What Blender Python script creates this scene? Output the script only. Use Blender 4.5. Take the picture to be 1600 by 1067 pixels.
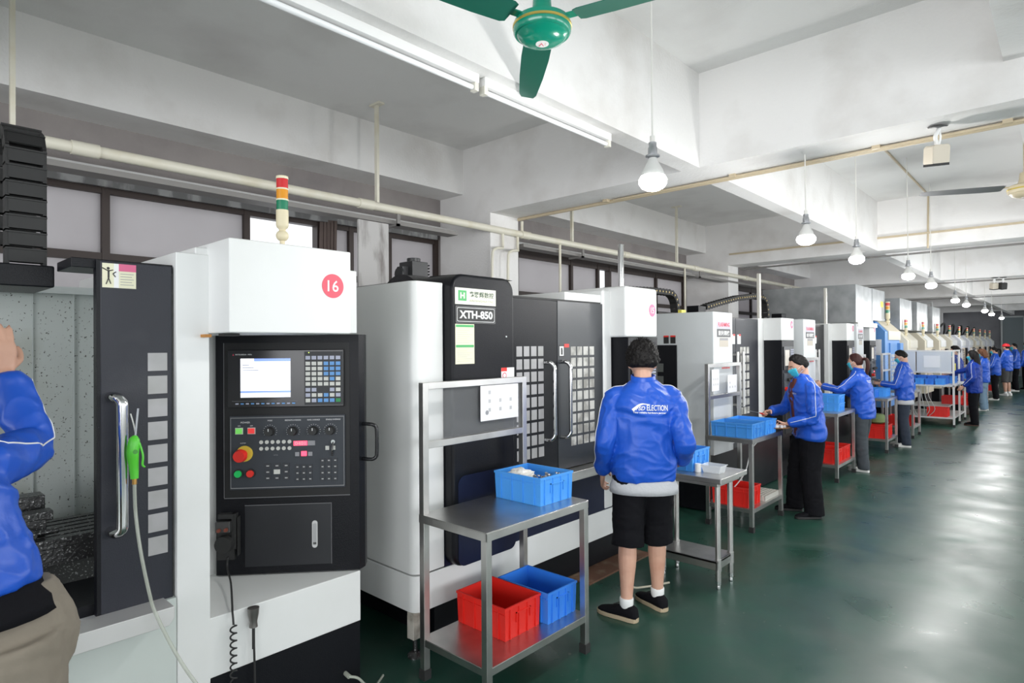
import bpy, bmesh, math, random
from mathutils import Vector, Matrix, noise, Euler
from mathutils.bvhtree import BVHTree
random.seed(7)
for o in list(bpy.data.objects): bpy.data.objects.remove(o)
SC = bpy.context.scene; COL = SC.collection
V = Vector
# ---------------------------------------------------------------- camera, sky, lights, exposure
cam_d = bpy.data.cameras.new('camera'); cam = bpy.data.objects.new('camera', cam_d); COL.objects.link(cam)
yaw, pit, rol, foc = 0.743117842, 6.76629641e-03, -6.97345102e-03, 952.67
Fw = V((-math.sin(yaw)*math.cos(pit), math.cos(yaw)*math.cos(pit), math.sin(pit)))
Rt = V((math.cos(yaw), math.sin(yaw), 0)); Up = Rt.cross(Fw)
R2 = Rt*math.cos(rol)+Up*math.sin(rol); U2 = Up*math.cos(rol)-Rt*math.sin(rol)
cam.matrix_world = Matrix(((R2.x, U2.x, -Fw.x, 0), (R2.y, U2.y, -Fw.y, 0), (R2.z, U2.z, -Fw.z, 1.68), (0, 0, 0, 1)))
cam_d.sensor_width = 36; cam_d.lens = foc/1600*36; cam_d.clip_start = .05; cam_d.clip_end = 200
SC.camera = cam
w = bpy.data.worlds.new('daylight'); SC.world = w; w.use_nodes = True
bg = w.node_tree.nodes['Background']; bg.inputs[0].default_value = (.93, .96, 1, 1); bg.inputs[1].default_value = 1.0
SC.view_settings.view_transform = 'Standard'; SC.view_settings.look = 'None'
SC.view_settings.gamma = 1; SC.view_settings.use_curve_mapping = False
SC.view_settings.exposure = 0.42
def area(name, loc, target, sx, sy, power, col=(1, 1, 1)):
    d = bpy.data.lights.new(name, 'AREA'); d.shape = 'RECTANGLE'; d.size = sx; d.size_y = sy; d.energy = power; d.color = col
    o = bpy.data.objects.new(name, d); COL.objects.link(o); o.location = loc
    o.rotation_euler = (V(target)-V(loc)).to_track_quat('-Z', 'Y').to_euler(); return o
# daylight through the row of windows along the other long side of the hall
for i, y in enumerate((-1.5, 4, 10, 16, 22, 28)):
    area('window_daylight', (5.9, y+1, 1.9), (-3, y+1, 1.2), 4.6, 1.8, 95, (.95, .98, 1))
def lamp(loc, power, r=.06, col=(1, .99, .97)):
    d = bpy.data.lights.new('bulb_light', 'POINT'); d.energy = power; d.shadow_soft_size = r; d.color = col
    o = bpy.data.objects.new('bulb_light', d); COL.objects.link(o); o.location = loc; return o
BULBS = [(-1.40, 2.48, 2.43, 3.75), (-1.39, 4.62, 2.43, 3.03), (-1.40, 6.05, 2.43, 3.75), (-1.34, 8.0, 2.43, 3.75), (-1.34, 9.5, 2.43, 3.75),
         (-1.50, 13.1, 2.42, 3.75), (-1.52, 14.8, 2.42, 3.75), (-1.50, 18.0, 2.42, 3.75), (-1.55, 20.3, 2.42, 3.75), (-1.58, 23.8, 2.42, 3.75)]
for b in BULBS: lamp((b[0], b[1], b[2]-.12), 25)
# fill light added behind the camera to brighten the faces turned towards it
area('rear_fill', (.4, -5.6, 1.9), (-1.2, 4, 1.4), 7.5, 2.4, 235, (.97, .98, 1))
# ---------------------------------------------------------------- helpers
MATS = {}
def mat(name, col, rough=.5, metal=0., bump=None, var=None, emit=None, coat=0., alpha=None, trans=0., spots=None, aniso=None, sheen=0., spec=.5):
    if name in MATS: return MATS[name]
    m = bpy.data.materials.new(name); m.use_nodes = True; n = m.node_tree; b = n.nodes['Principled BSDF']
    b.inputs['Base Color'].default_value = (*col, 1); b.inputs['Roughness'].default_value = rough; b.inputs['Metallic'].default_value = metal
    b.inputs['Coat Weight'].default_value = coat; b.inputs['Transmission Weight'].default_value = trans
    b.inputs['Sheen Weight'].default_value = sheen; b.inputs['Specular IOR Level'].default_value = spec
    if alpha is not None: b.inputs['Alpha'].default_value = alpha
    if emit: b.inputs['Emission Color'].default_value = (*emit[0], 1); b.inputs['Emission Strength'].default_value = emit[1]
    tc = n.nodes.new('ShaderNodeTexCoord'); out = tc.outputs['Object']
    def nz(scale, detail=3, stretch=None):
        t = n.nodes.new('ShaderNodeTexNoise'); t.inputs['Scale'].default_value = scale; t.inputs['Detail'].default_value = detail
        if stretch:
            mp = n.nodes.new('ShaderNodeMapping'); mp.inputs['Scale'].default_value = stretch; n.links.new(out, mp.inputs[0]); n.links.new(mp.outputs[0], t.inputs[0])
        else: n.links.new(out, t.inputs[0])
        return t
    src = None
    if var:      # (scale, colour2, lo, hi[, stretch])
        t = nz(var[0], 5, var[4] if len(var) > 4 else None); r = n.nodes.new('ShaderNodeMapRange')
        r.inputs[1].default_value = var[2]; r.inputs[2].default_value = var[3]; n.links.new(t.outputs[0], r.inputs[0])
        mx = n.nodes.new('ShaderNodeMix'); mx.data_type = 'RGBA'; mx.inputs[6].default_value = (*col, 1); mx.inputs[7].default_value = (*var[1], 1)
        n.links.new(r.outputs[0], mx.inputs[0]); src = mx.outputs[2]
    if spots:    # (scale, colour, threshold)
        t = nz(spots[0], 2); r = n.nodes.new('ShaderNodeMapRange'); r.inputs[1].default_value = spots[2]; r.inputs[2].default_value = spots[2]+.02
        n.links.new(t.outputs[0], r.inputs[0]); mx = n.nodes.new('ShaderNodeMix'); mx.data_type = 'RGBA'
        mx.inputs[6].default_value = (*col, 1); mx.inputs[7].default_value = (*spots[1], 1)
        if src: n.links.new(src, mx.inputs[6])
        n.links.new(r.outputs[0], mx.inputs[0]); src = mx.outputs[2]
    if src: n.links.new(src, b.inputs['Base Color'])
    if bump:     # (scale, strength[, stretch])
        t = nz(bump[0], 4, bump[2] if len(bump) > 2 else None); bp = n.nodes.new('ShaderNodeBump'); bp.inputs['Strength'].default_value = bump[1]; bp.inputs['Distance'].default_value = .01
        n.links.new(t.outputs[0], bp.inputs['Height']); n.links.new(bp.outputs[0], b.inputs['Normal'])
    MATS[name] = m; return m
def link(o, parent=None):
    COL.objects.link(o)
    if parent: o.parent = parent
    return o
def tag(o, label=None, cat=None, group=None, kind=None):
    if label: o['label'] = label
    if cat: o['category'] = cat
    if group: o['group'] = group
    if kind: o['kind'] = kind
    return o
def thing(name, label, cat, loc=(0, 0, 0), rz=0, group=None):
    o = bpy.data.objects.new(name, None); o.empty_display_size = .1; COL.objects.link(o); o.location = loc; o.rotation_euler = (0, 0, rz)
    return tag(o, label, cat, group)
class MB:
    def __init__(s): s.b = bmesh.new()
    def face(s, vs):
        try: return s.b.faces.new(vs)
        except ValueError: return None
    def box(s, x0, x1, y0, y1, z0, z1, M=None):
        c = [(x, y, z) for x in (x0, x1) for y in (y0, y1) for z in (z0, z1)]
        v = [s.b.verts.new(M @ V(p) if M else p) for p in c]
        for f in ((0, 1, 3, 2), (4, 6, 7, 5), (0, 4, 5, 1), (2, 3, 7, 6), (0, 2, 6, 4), (1, 5, 7, 3)): s.face([v[i] for i in f])
        return s
    def ring(s, c, ex, ey, n=16, p=2.):
        r = []
        for i in range(n):
            a = 2*math.pi*i/n; ca, sa = math.cos(a), math.sin(a)
            if p != 2.: ca = math.copysign(abs(ca)**(2/p), ca); sa = math.copysign(abs(sa)**(2/p), sa)
            r.append(s.b.verts.new(V(c)+ex*ca+ey*sa))
        return r
    def skin(s, rings, cap=True):
        for a, b in zip(rings, rings[1:]):
            n = len(a)
            for i in range(n): s.face([a[i], a[(i+1) % n], b[(i+1) % n], b[i]])
        if cap: s.face(list(reversed(rings[0]))); s.face(rings[-1])
        return s
    def cyl(s, p0, p1, r, r1=None, n=16):
        p0, p1 = V(p0), V(p1); d = (p1-p0).normalized(); a = d.orthogonal().normalized(); b = d.cross(a)
        r1 = r if r1 is None else r1
        return s.skin([s.ring(p0, a*r, b*r, n), s.ring(p1, a*r1, b*r1, n)])
    def tube(s, pts, r, n=10, sub=6, up=(0, 0, 1), p=2., closed_ends=True):
        """loft through points; r: float, list of floats or list of (rx, ry)"""
        P = [V(q) for q in pts]; R = r if isinstance(r, (list, tuple)) else [r]*len(P)
        R = [(q, q) if not isinstance(q, (list, tuple)) else q for q in R]
        if sub > 1 and len(P) > 2:
            Q = []; RR = []
            for i in range(len(P)-1):
                a, b, c, d = P[max(i-1, 0)], P[i], P[i+1], P[min(i+2, len(P)-1)]
                ra, rb, rc, rd = R[max(i-1, 0)], R[i], R[i+1], R[min(i+2, len(P)-1)]
                for k in range(sub):
                    t = k/sub; f = lambda a, b, c, d: .5*((2*b)+(c-a)*t+(2*a-5*b+4*c-d)*t*t+(3*b-a-3*c+d)*t**3)
                    Q.append(f(a, b, c, d)); RR.append((f(ra[0], rb[0], rc[0], rd[0]), f(ra[1], rb[1], rc[1], rd[1])))
            Q.append(P[-1]); RR.append(R[-1]); P, R = Q, RR
        rings = []; u = V(up); prev = None
        for i, q in enumerate(P):
            t = (P[min(i+1, len(P)-1)]-P[max(i-1, 0)]).normalized()
            if prev is None:
                e = u-t*u.dot(t)
                if e.length < 1e-3: e = t.orthogonal()
            else: e = prev-t*prev.dot(t)
            e.normalize(); prev = e; f = t.cross(e)
            rings.append(s.ring(q, f*R[i][0], e*R[i][1], n, p))
        return s.skin(rings, closed_ends)
    def lathe(s, c, prof, n=24, axis=(0, 0, 1)):
        ax = V(axis).normalized(); a = ax.orthogonal().normalized(); b = ax.cross(a)
        return s.skin([s.ring(V(c)+ax*h, a*max(r, 1e-4), b*max(r, 1e-4), n) for r, h in prof])
    def prism(s, poly, d0, d1, axis='x'):
        """poly in the plane normal to axis: x->(y,z), y->(x,z), z->(x,y)"""
        mk = {'x': lambda q, d: (d, q[0], q[1]), 'y': lambda q, d: (q[0], d, q[1]), 'z': lambda q, d: (q[0], q[1], d)}[axis]
        return s.skin([[s.b.verts.new(mk(q, d0)) for q in poly], [s.b.verts.new(mk(q, d1)) for q in poly]])
    def ball(s, c, rx, ry=None, rz=None, n=16, M=None, fn=None):
        ry = ry or rx; rz = rz or rx; c = V(c); rings = []; m = max(8, n)
        for j in range(1, m):
            th = math.pi*j/m; ring = []
            for i in range(n*2):
                a = math.pi*i/n; d = V((math.sin(th)*math.cos(a), math.sin(th)*math.sin(a), -math.cos(th)))
                p = V((d.x*rx, d.y*ry, d.z*rz))
                if fn: p = fn(d, p)
                ring.append(s.b.verts.new(c+(M @ p if M else p)))
            rings.append(ring)
        return s.skin(rings)
    def build(s, name, m, parent=None, smooth=False, bev=0., loc=None, seg=2):
        bmesh.ops.recalc_face_normals(s.b, faces=s.b.faces)
        me = bpy.data.meshes.new(name); s.b.to_mesh(me); s.b.free()
        if m: me.materials.append(m)
        o = bpy.data.objects.new(name, me); link(o, parent)
        if smooth:
            for p in me.polygons: p.use_smooth = True
            if smooth != 'all': me.set_sharp_from_angle(angle=math.radians(40))
        if bev:
            md = o.modifiers.new('bevel', 'BEVEL'); md.width = bev; md.segments = seg; md.limit_method = 'ANGLE'; md.harden_normals = True
            for p in me.polygons: p.use_smooth = True
        if loc: o.location = loc
        return o
def rrect(x0, x1, y0, y1, r, n=5, corners=(1, 1, 1, 1)):
    out = []
    for k, (cx, cy, a) in enumerate(((x1-r, y1-r, 0), (x0+r, y1-r, 90), (x0+r, y0+r, 180), (x1-r, y0+r, 270))):
        if not corners[k]: out.append(((x1, y1), (x0, y1), (x0, y0), (x1, y0))[k]); continue
        for i in range(n+1):
            t = math.radians(a+90*i/n); out.append((cx+r*math.cos(t), cy+r*math.sin(t)))
    return out
def B(name, m, parent, x0, x1, y0, y1, z0, z1, bev=0., M=None): return MB().box(x0, x1, y0, y1, z0, z1, M).build(name, m, parent, bev=bev)
DG = None
def text(s, m, parent, o, right, up, width=None, height=.05, name='lettering', ex=.0006, bold=0., align='CENTER', back=None):
    """flat raised lettering standing at o, centred"""
    c = bpy.data.curves.new('t', 'FONT'); c.body = s; c.align_x = 'CENTER'; c.align_y = 'CENTER'; c.extrude = 0; c.offset = bold; c.resolution_u = 3
    t = bpy.data.objects.new('t', c); COL.objects.link(t); bpy.context.view_layer.update()
    me = bpy.data.meshes.new_from_object(t.evaluated_get(bpy.context.evaluated_depsgraph_get()))
    bpy.data.objects.remove(t)
    if not len(me.vertices): return None
    xs = [v.co.x for v in me.vertices]; ys = [v.co.y for v in me.vertices]
    w0, h0 = max(xs)-min(xs), max(ys)-min(ys); cx, cy = (max(xs)+min(xs))/2, (max(ys)+min(ys))/2
    sy = height/max(h0, 1e-4); sx = width/max(w0, 1e-4) if width else sy
    R, U = V(right).normalized(), V(up).normalized(); N = R.cross(U)
    for v in me.vertices: v.co = V(o)+R*((v.co.x-cx)*sx)+U*((v.co.y-cy)*sy)+N*ex
    me.materials.clear(); me.materials.append(m)
    ob = bpy.data.objects.new(name, me); return link(ob, parent)
def frame_M(o, right, up):
    R, U = V(right).normalized(), V(up).normalized(); N = R.cross(U)
    return Matrix(((R.x, U.x, N.x, o[0]), (R.y, U.y, N.y, o[1]), (R.z, U.z, N.z, o[2]), (0, 0, 0, 1)))
# ---------------------------------------------------------------- materials
plaster = mat('white_plaster', (.80, .80, .79), .85, bump=(60, .25), var=(1.3, (.68, .67, .66), .48, .75))
plaster_b = mat('beam_plaster', (.82, .81, .80), .85, bump=(45, .35), var=(2.2, (.70, .68, .66), .5, .75))
grey_wall = mat('grey_wall', (.30, .275, .265), .9, bump=(40, .3), var=(2, (.22, .2, .2), .4, .7))
dark_wall = mat('end_wall', (.17, .17, .18), .9, var=(1, (.12, .12, .13), .4, .7))
white_p = mat('white_machine_paint', (.80, .81, .80), .38, var=(2.5, (.76, .77, .755), .45, .75))
grey_p = mat('light_grey_machine_paint', (.66, .69, .70), .4, var=(2, (.61, .64, .65), .45, .7))
green_p = mat('pale_green_enclosure_paint', (.60, .64, .62), .4, var=(3, (.50, .52, .47), .5, .72), spots=(95, (.07, .07, .06), .665))
black_p = mat('black_machine_paint', (.006, .0065, .009), .36, bump=(220, .15), spec=.22)
navy_p = mat('navy_machine_paint', (.012, .016, .04), .3, bump=(220, .1), spec=.22)
slate_p = mat('slate_door_paint', (.032, .034, .043), .34, bump=(200, .12), var=(3, (.06, .06, .068), .5, .8), spec=.22)
panel_p = mat('panel_grey', (.05, .056, .066), .45, spec=.22)
pane_m = mat('grey_window_pane', (.42, .41, .42), .35, var=(6, (.33, .33, .32), .4, .7))
pane_w = mat('pale_window_pane', (.62, .61, .57), .35, var=(8, (.30, .29, .26), .45, .6))
steel = mat('brushed_stainless_steel', (.60, .59, .57), .33, 1., bump=(40, .04, (1, 30, 1)), var=(5, (.42, .41, .4), .4, .8))
chrome = mat('polished_chrome', (.7, .7, .7), .12, 1.)
iron = mat('dark_cast_iron', (.11, .11, .11), .35, .9, bump=(60, .3), spots=(120, (.5, .5, .5), .62))
galv = mat('galvanised_sheet', (.50, .52, .53), .38, .75, var=(5, (.36, .38, .39), .35, .7), bump=(8, .05))
blue_pl = mat('blue_plastic', (.035, .22, .78), .38)
blue_pl2 = mat('light_blue_plastic', (.07, .34, .86), .36)
red_pl = mat('red_plastic', (.72, .022, .015), .38)
cream_p = mat('cream_machine_paint', (.74, .68, .54), .42)
ivory_p = mat('ivory_machine_paint', (.80, .76, .64), .42)
pale_p = mat('pale_lilac_machine_paint', (.70, .72, .78), .42)
mblue_p = mat('blue_machine_paint', (.10, .27, .60), .4)
rubber = mat('black_rubber', (.02, .02, .02), .6)
pvc = mat('cream_pvc_pipe', (.74, .71, .60), .4, var=(6, (.66, .61, .47), .5, .75))
white_m = mat('white_enamel', (.85, .85, .84), .35)
paper_m = mat('white_paper', (.82, .82, .84), .8)
red_m = mat('red_print', (.75, .06, .12), .5)
pink_m = mat('pink_print', (.72, .14, .28), .5)
greenprint = mat('green_print', (.08, .42, .14), .5)
cream_pr = mat('cream_sticker', (.80, .78, .58), .6)
black_pr = mat('black_print', (.02, .02, .02), .5)
grey_pr = mat('grey_print', (.30, .30, .32), .6)
white_pr = mat('white_print', (.85, .85, .85), .5)
skin_m = mat('skin', (.62, .36, .26), .5, var=(9, (.56, .30, .21), .45, .7))
hair_m = mat('black_hair', (.009, .008, .008), .6, bump=(60, .5), spec=.2)
hair_r = mat('dark_red_brown_hair', (.045, .014, .012), .55, bump=(60, .5), spec=.25)
hair_b = mat('brown_hair', (.13, .055, .028), .55, bump=(60, .5), spec=.25)
jack_m = mat('blue_jacket_cloth', (.012, .088, .52), .40, bump=(18, .25), spec=.4)
jack_m2 = mat('deep_blue_jacket_cloth', (.005, .035, .28), .5, bump=(18, .25), spec=.3)
black_c = mat('black_cloth', (.006, .006, .008), .85, bump=(25, .4), spec=.15)
grey_c = mat('heather_grey_cloth', (.50, .51, .53), .85, bump=(60, .3))
khaki_c = mat('khaki_cloth', (.22, .19, .15), .85, bump=(20, .4))
navy_c = mat('dark_denim', (.02, .03, .05), .8, bump=(25, .3))
jean_c = mat('light_denim', (.16, .25, .34), .8, bump=(25, .3))
slate_c = mat('slate_cloth', (.045, .055, .065), .8, bump=(25, .3))
maroon_c = mat('maroon_cloth', (.10, .018, .015), .8)
mask_m = mat('blue_mask', (.05, .50, .66), .7)
sole_m = mat('tan_rubber_sole', (.45, .36, .24), .6)
wshoe = mat('white_shoe', (.70, .70, .68), .5)
clear_m = mat('clear_acrylic', (.9, .92, .95), .04, alpha=.07)
frost_m = mat('frosted_plastic', (.72, .76, .82), .45, alpha=.72)
wood_m = mat('dark_brown_frame', (.035, .022, .018), .5)
# ---------------------------------------------------------------- the hall
def struct(o): o['kind'] = 'structure'; return o
def floor_mat():
    m = bpy.data.materials.new('green_epoxy_floor'); m.use_nodes = True; n = m.node_tree; b = n.nodes['Principled BSDF']; L = n.links
    tc = n.nodes.new('ShaderNodeTexCoord')
    def nz(s, d, st=(1, 1, 1), dist=0.):
        mp = n.nodes.new('ShaderNodeMapping'); mp.inputs['Scale'].default_value = st; L.new(tc.outputs['Object'], mp.inputs[0])
        t = n.nodes.new('ShaderNodeTexNoise'); t.inputs['Scale'].default_value = s; t.inputs['Detail'].default_value = d; t.inputs['Distortion'].default_value = dist
        L.new(mp.outputs[0], t.inputs[0]); return t.outputs[0]
    def rng(x, a, c, lo=0., hi=1.):
        r = n.nodes.new('ShaderNodeMapRange'); r.inputs[1].default_value = a; r.inputs[2].default_value = c; r.inputs[3].default_value = lo; r.inputs[4].default_value = hi
        L.new(x, r.inputs[0]); return r.outputs[0]
    def mix(f, a, c):
        x = n.nodes.new('ShaderNodeMix'); x.data_type = 'RGBA'; L.new(f, x.inputs[0])
        for k, q in ((6, a), (7, c)):
            if isinstance(q, tuple): x.inputs[k].default_value = (*q, 1)
            else: L.new(q, x.inputs[k])
        return x.outputs[2]
    c = mix(rng(nz(.6, 4), .2, .8), (.008, .058, .038), (.028, .075, .057))
    c = mix(rng(nz(1.9, 5, dist=.3), .50, .85, 0, .6), c, (.006, .10, .055))
    c = mix(rng(nz(2.3, 8, dist=.3), .50, .90, 0, .6), c, (.07, .10, .085))
    c = mix(rng(nz(1.1, 5, (1, .6, 1), .4), .58, .85, 0, .8), c, (.045, .045, .03))
    c = mix(rng(nz(22, 3), .70, .76, 0, .5), c, (.22, .22, .19))
    L.new(c, b.inputs['Base Color'])
    L.new(rng(nz(1.6, 6, dist=.5), .3, .75, .24, .46), b.inputs['Roughness'])
    b.inputs['Specular IOR Level'].default_value = .6
    bp = n.nodes.new('ShaderNodeBump'); bp.inputs['Strength'].default_value = .06; bp.inputs['Distance'].default_value = .02
    L.new(nz(3.5, 6), bp.inputs['Height']); L.new(bp.outputs[0], b.inputs['Normal']); return m
struct(B('floor', floor_mat(), None, -6.2, 6.2, -6, 39.2, -.1, 0))
struct(B('ceiling', plaster, None, -6.2, 6.2, -6, 39.2, 3.75, 3.9))
BY = (-1.4, 4.4, 10.2, 16.0, 21.8, 27.6, 33.4)
n_ = 0
def trim(m, *a, **k):
    global n_; n_ += 1
    return struct(B('trim_%d' % n_, m, None, *a, **k))
for y in BY:
    trim(plaster_b, -5.1, 6.0, y, y+.42, 3.03, 3.7499)                   # cross beams
    trim(plaster_b, -5.1, -4.33, y, y+.42, 0, 3.0299)                    # columns on the window side
ys = [-6]+[q for y in BY for q in (y, y+.42)]+[39.0]
for a, b in zip(ys[::2], ys[1::2]):
    trim(plaster_b, -2.235, -2.085, a+.0005, b-.0005, 3.03, 3.7498)      # slim lengthwise beam
    trim(plaster_b, -5.12, -4.735, a+.0005, b-.0005, 3.28, 3.7498)       # wall beam
    trim(plaster_b, -.27, .15, a+.0005, b-.0005, 3.26, 3.7498)           # second lengthwise beam
# window wall
WX = -5.1
wl = MB().box(-5.3, WX, -6, 39, 0, 1.0).box(-5.3, WX, -6, 39, 2.9, 3.28)
for y in BY: wl.box(-5.3, WX, y-.0, y+.42, 1.0, 2.9)
struct(wl.build('wall_left', grey_wall))
struct(B('wall_far', dark_wall, None, -6.2, 6.2, 39.0, 39.2, 0, 3.75))
wr = MB().box(5.99, 6.2, -6, 39.0, 0, .9).box(5.99, 6.2, -6, 39.0, 2.9, 3.75)
for y in BY: wr.box(5.99, 6.2, y-.1, y+.5, .9, 2.9)
struct(wr.build('wall_right', plaster))
struct(MB().box(-6.2, 6.2, -6.2, -6.0, 3.15, 3.75).box(-6.2, -3.6, -6.2, -6.0, 0, 3.15).box(4.6, 6.2, -6.2, -6.0, 0, 3.15).build('wall_back', plaster))
def glass_mat():
    m = bpy.data.materials.new('frosted_window_glass'); m.use_nodes = True; n = m.node_tree; out = n.nodes['Material Output']
    d = n.nodes.new('ShaderNodeBsdfTranslucent'); d.inputs[0].default_value = (.64, .615, .625, 1)
    p = n.nodes['Principled BSDF']; p.inputs['Base Color'].default_value = (.46, .44, .45, 1); p.inputs['Roughness'].default_value = .3
    t = n.nodes.new('ShaderNodeTexNoise'); t.inputs['Scale'].default_value = 2.2; t.inputs['Detail'].default_value = 5
    tc = n.nodes.new('ShaderNodeTexCoord'); n.links.new(tc.outputs['Object'], t.inputs[0])
    r = n.nodes.new('ShaderNodeMix'); r.data_type = 'RGBA'; r.inputs[6].default_value = (.50, .48, .49, 1); r.inputs[7].default_value = (.70, .69, .70, 1)
    n.links.new(t.outputs[0], r.inputs[0]); n.links.new(r.outputs[2], p.inputs['Base Color'])
    mx = n.nodes.new('ShaderNodeMixShader'); mx.inputs[0].default_value = .5
    n.links.new(p.outputs[0], mx.inputs[1]); n.links.new(d.outputs[0], mx.inputs[2]); n.links.new(mx.outputs[0], out.inputs[0]); return m
glass = glass_mat()
wn = 0
def window(y0, y1, muls, openp=()):
    """dark framed window between y0 and y1; muls: mullion positions; openp: indices of panes that stand open"""
    global wn; wn += 1
    e = [y0]+list(muls)+[y1]; f = MB(); g = MB(); x0, x1 = WX-.12, WX-.04
    f.box(x0, x1, y0, y1, 2.80, 2.90).box(x0, x1, y0, y1, 1.0, 1.06).box(x0, x1, y0, y1, 2.31, 2.37)
    for i, y in enumerate(e):
        a = y if i == 0 else (y-.05 if i == len(e)-1 else y-.025); f.box(x0-.005, x1+.005, a, a+.05, 1.0, 2.87)
    for i in range(len(e)-1):
        if i in openp: continue
        g.box(x0+.035, x0+.043, e[i]+.0, e[i+1], 1.0, 2.85)
    w = struct(f.build('window_%d' % wn, wood_m)); g.build('pane', glass, w); return w
window(-.98, 4.4, (-.2, .55, 1.26, 2.285, 2.96, 3.3, 3.75), (4,))
window(4.82, 10.2, (5.7, 6.84, 7.49, 7.80, 9.2), (3,))
for i in range(2, 6): window(BY[i]+.42, BY[i+1], [BY[i]+.42+k*.9 for k in range(1, 6)], (4,) if i == 2 else ())
# head ledge over the windows and hanging tattered seal
trim(plaster, WX-.02, WX+.10, -.9, 4.4, 2.9, 2.96); trim(plaster, WX-.02, WX+.10, 4.82, 10.2, 2.9, 2.96)
bld = B('window_seal', mat('grey_seal', (.2, .2, .2), .7, var=(3, (.42, .42, .42), .5, .62, (1, 3, 1))), None, WX-.02, WX+.012, -.9, 4.35, 2.84, 2.9)
tag(bld, 'tattered grey sealing strip along the top of the windows before the first column', 'strip')
# big cream pipe with trunking under it, hung from the ceiling
p = MB(); p.cyl((-4.3, -4, 2.86), (-4.3, 14.4, 2.86), .035, n=20)
for y in (.95, 2.9, 4.9, 6.9, 8.9, 10.9): p.cyl((-4.3, y-.07, 2.86), (-4.3, y+.07, 2.86), .042, n=20)
pipe = thing('cream_pipe', 'long cream plastic pipe running the length of the row above the windows', 'pipe')
p.build('pipe_run', pvc, pipe, True)
p = MB()
for y in (4.55, 4.78): p = MB().tube([(-4.3, y, 2.83), (-4.3, y, 2.70), (-4.25, y-.06, 2.67), (-4.22, y-.2, 2.64), (-4.22, y-.24, 2.5), (-4.22, y-.24, 1.6)], .014, sub=3); p.build('branch_pipe', pvc, pipe, True)
for y, z in ((5.5, 2.06), (8.55, 2.06), (4.85, 3.0)): MB().cyl((-4.3, y, 2.84), (-4.3, y, z), .015).build('branch_pipe', pvc, pipe, True)
for k, y in enumerate((.62, 3.05, 5.8, 8.4)):
    h = MB().box(-4.370, -4.336, y-.012, y+.012, 2.84, 3.745).box(-4.42, -4.28, y-.03, y+.03, 3.735, 3.7495)
    tag(h.build('hanger_rod', pvc), ['pale flat rod hanging from the ceiling at the far left, above the black cable chain', 'pale rod hanging from the ceiling above the white box numbered 16',
        'stained rod dropping to the cream pipe just left of the bare chrome pole', 'thin rod dropping to the cream pipe right of the chrome pole'][k], 'rod')
tr = MB().box(-4.47, -4.325, -4, 3.95, 2.74, 2.775).box(-4.47, -4.325, 4.9, 11.5, 2.74, 2.775)
for y in (.6, 3.2, 5.9, 9.0): tr.box(-4.48, -4.27, y, y+.03, 2.72, 2.74).box(-4.29, -4.27, y, y+.03, 2.72, 2.822)
tag(tr.build('cable_tray', mat('grey_tray', (.25, .24, .23), .6, .3)), 'grey cable tray slung directly under the cream pipe', 'cable tray')
# stained sheet hanging near the window
tag(B('hanging_sheet', mat('stained_sheet', (.50, .49, .48), .6, var=(4, (.22, .20, .19), .5, .7, (1, 2.4, .7))), None, -4.21, -4.19, 2.757, 3.048, 2.16, 2.70), 'stained grey sheet hanging upright between two machines at the window', 'sheet')
cur = MB()
for k in range(5): cur.tube([(-5.12+.01*k, 2.97+.03*k, 2.86), (-5.11, 2.96+.035*k, 2.5), (-5.12, 2.99+.03*k, 2.15)], .018, n=6)
tag(cur.build('bundled_curtain', mat('brown_rag', (.12, .09, .08), .9), None, True), 'dark bundled rag hanging beside the open bright window pane', 'curtain')
# conduits
c = MB()
c.tube([(-4.3, 4.79, 3.01), (-2.3, 4.80, 3.012), (.5, 4.79, 3.012), (2.5, 4.8, 3.012)], .016, sub=3).tube([(-3.1, 4.77, 3.012), (2.5, 4.765, 3.012)], .010, sub=1)
for x in (-3.2, -2.0, -1.0, -.3): c.box(x, x+.05, 4.74, 4.82, 3.005, 3.03)
tag(c.build('beam_conduit', mat('tan_conduit', (.55, .46, .32), .5), None, True), 'tan conduit pair fixed under the near cross beam', 'conduit')
c = MB(); c.tube([(-1.45, 4.85, 3.742), (-1.452, 7.3, 3.742), (-1.458, 10.18, 3.742), (-1.47, 10.185, 3.0)], .012, sub=1)
tag(c.build('ceiling_conduit', MATS['tan_conduit'], None, True), 'thin tan conduit crossing the second ceiling bay and down its beam', 'conduit')
c = MB(); c.box(-4.3, 3, 10.17, 10.2, 3.2, 3.225)
tag(c.build('beam_cable', MATS['tan_conduit']), 'rust tan cable strip along the face of the second cross beam', 'cable')
for k, (y, lb) in enumerate(((10.66, 'second'), (16.46, 'third'), (22.3, 'fourth'))):
    c = MB().tube([(-4.3, y, 3.0), (3, y, 3.0)], .014, sub=1)
    tag(c.build('beam_conduit', MATS['grey_tray'], None, True), 'thin grey conduit under the back edge of the %s cross beam from the camera' % lb, 'conduit')
# tube lights (off) under the slim beam
for k, (a, b) in enumerate(((-.35, .85), (.95, 2.12), (2.16, 3.30))):
    t = thing('tube_light', ['unlit tube light under the slim beam, leftmost and nearest the camera', 'unlit long tube light under the slim beam left of the fan', 'unlit tube light under the slim beam behind the fan blade, with round end fitting'][k], 'tube light', (0, 0, 0), group=None)
    B('housing', white_m, t, -2.20, -2.155, a, b, 2.985, 3.03, bev=.003)
    MB().cyl((-2.177, a+.03, 2.962), (-2.177, b-.03, 2.962), .013, n=14).build('tube', mat('unlit_tube', (.88, .89, .9), .2), t, True)
    for q in (a, b-.025): MB().box(-2.195, -2.16, q, q+.025, 2.945, 2.986).build('end_fitting', mat('cream_plastic', (.74, .72, .64), .5), t)
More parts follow.
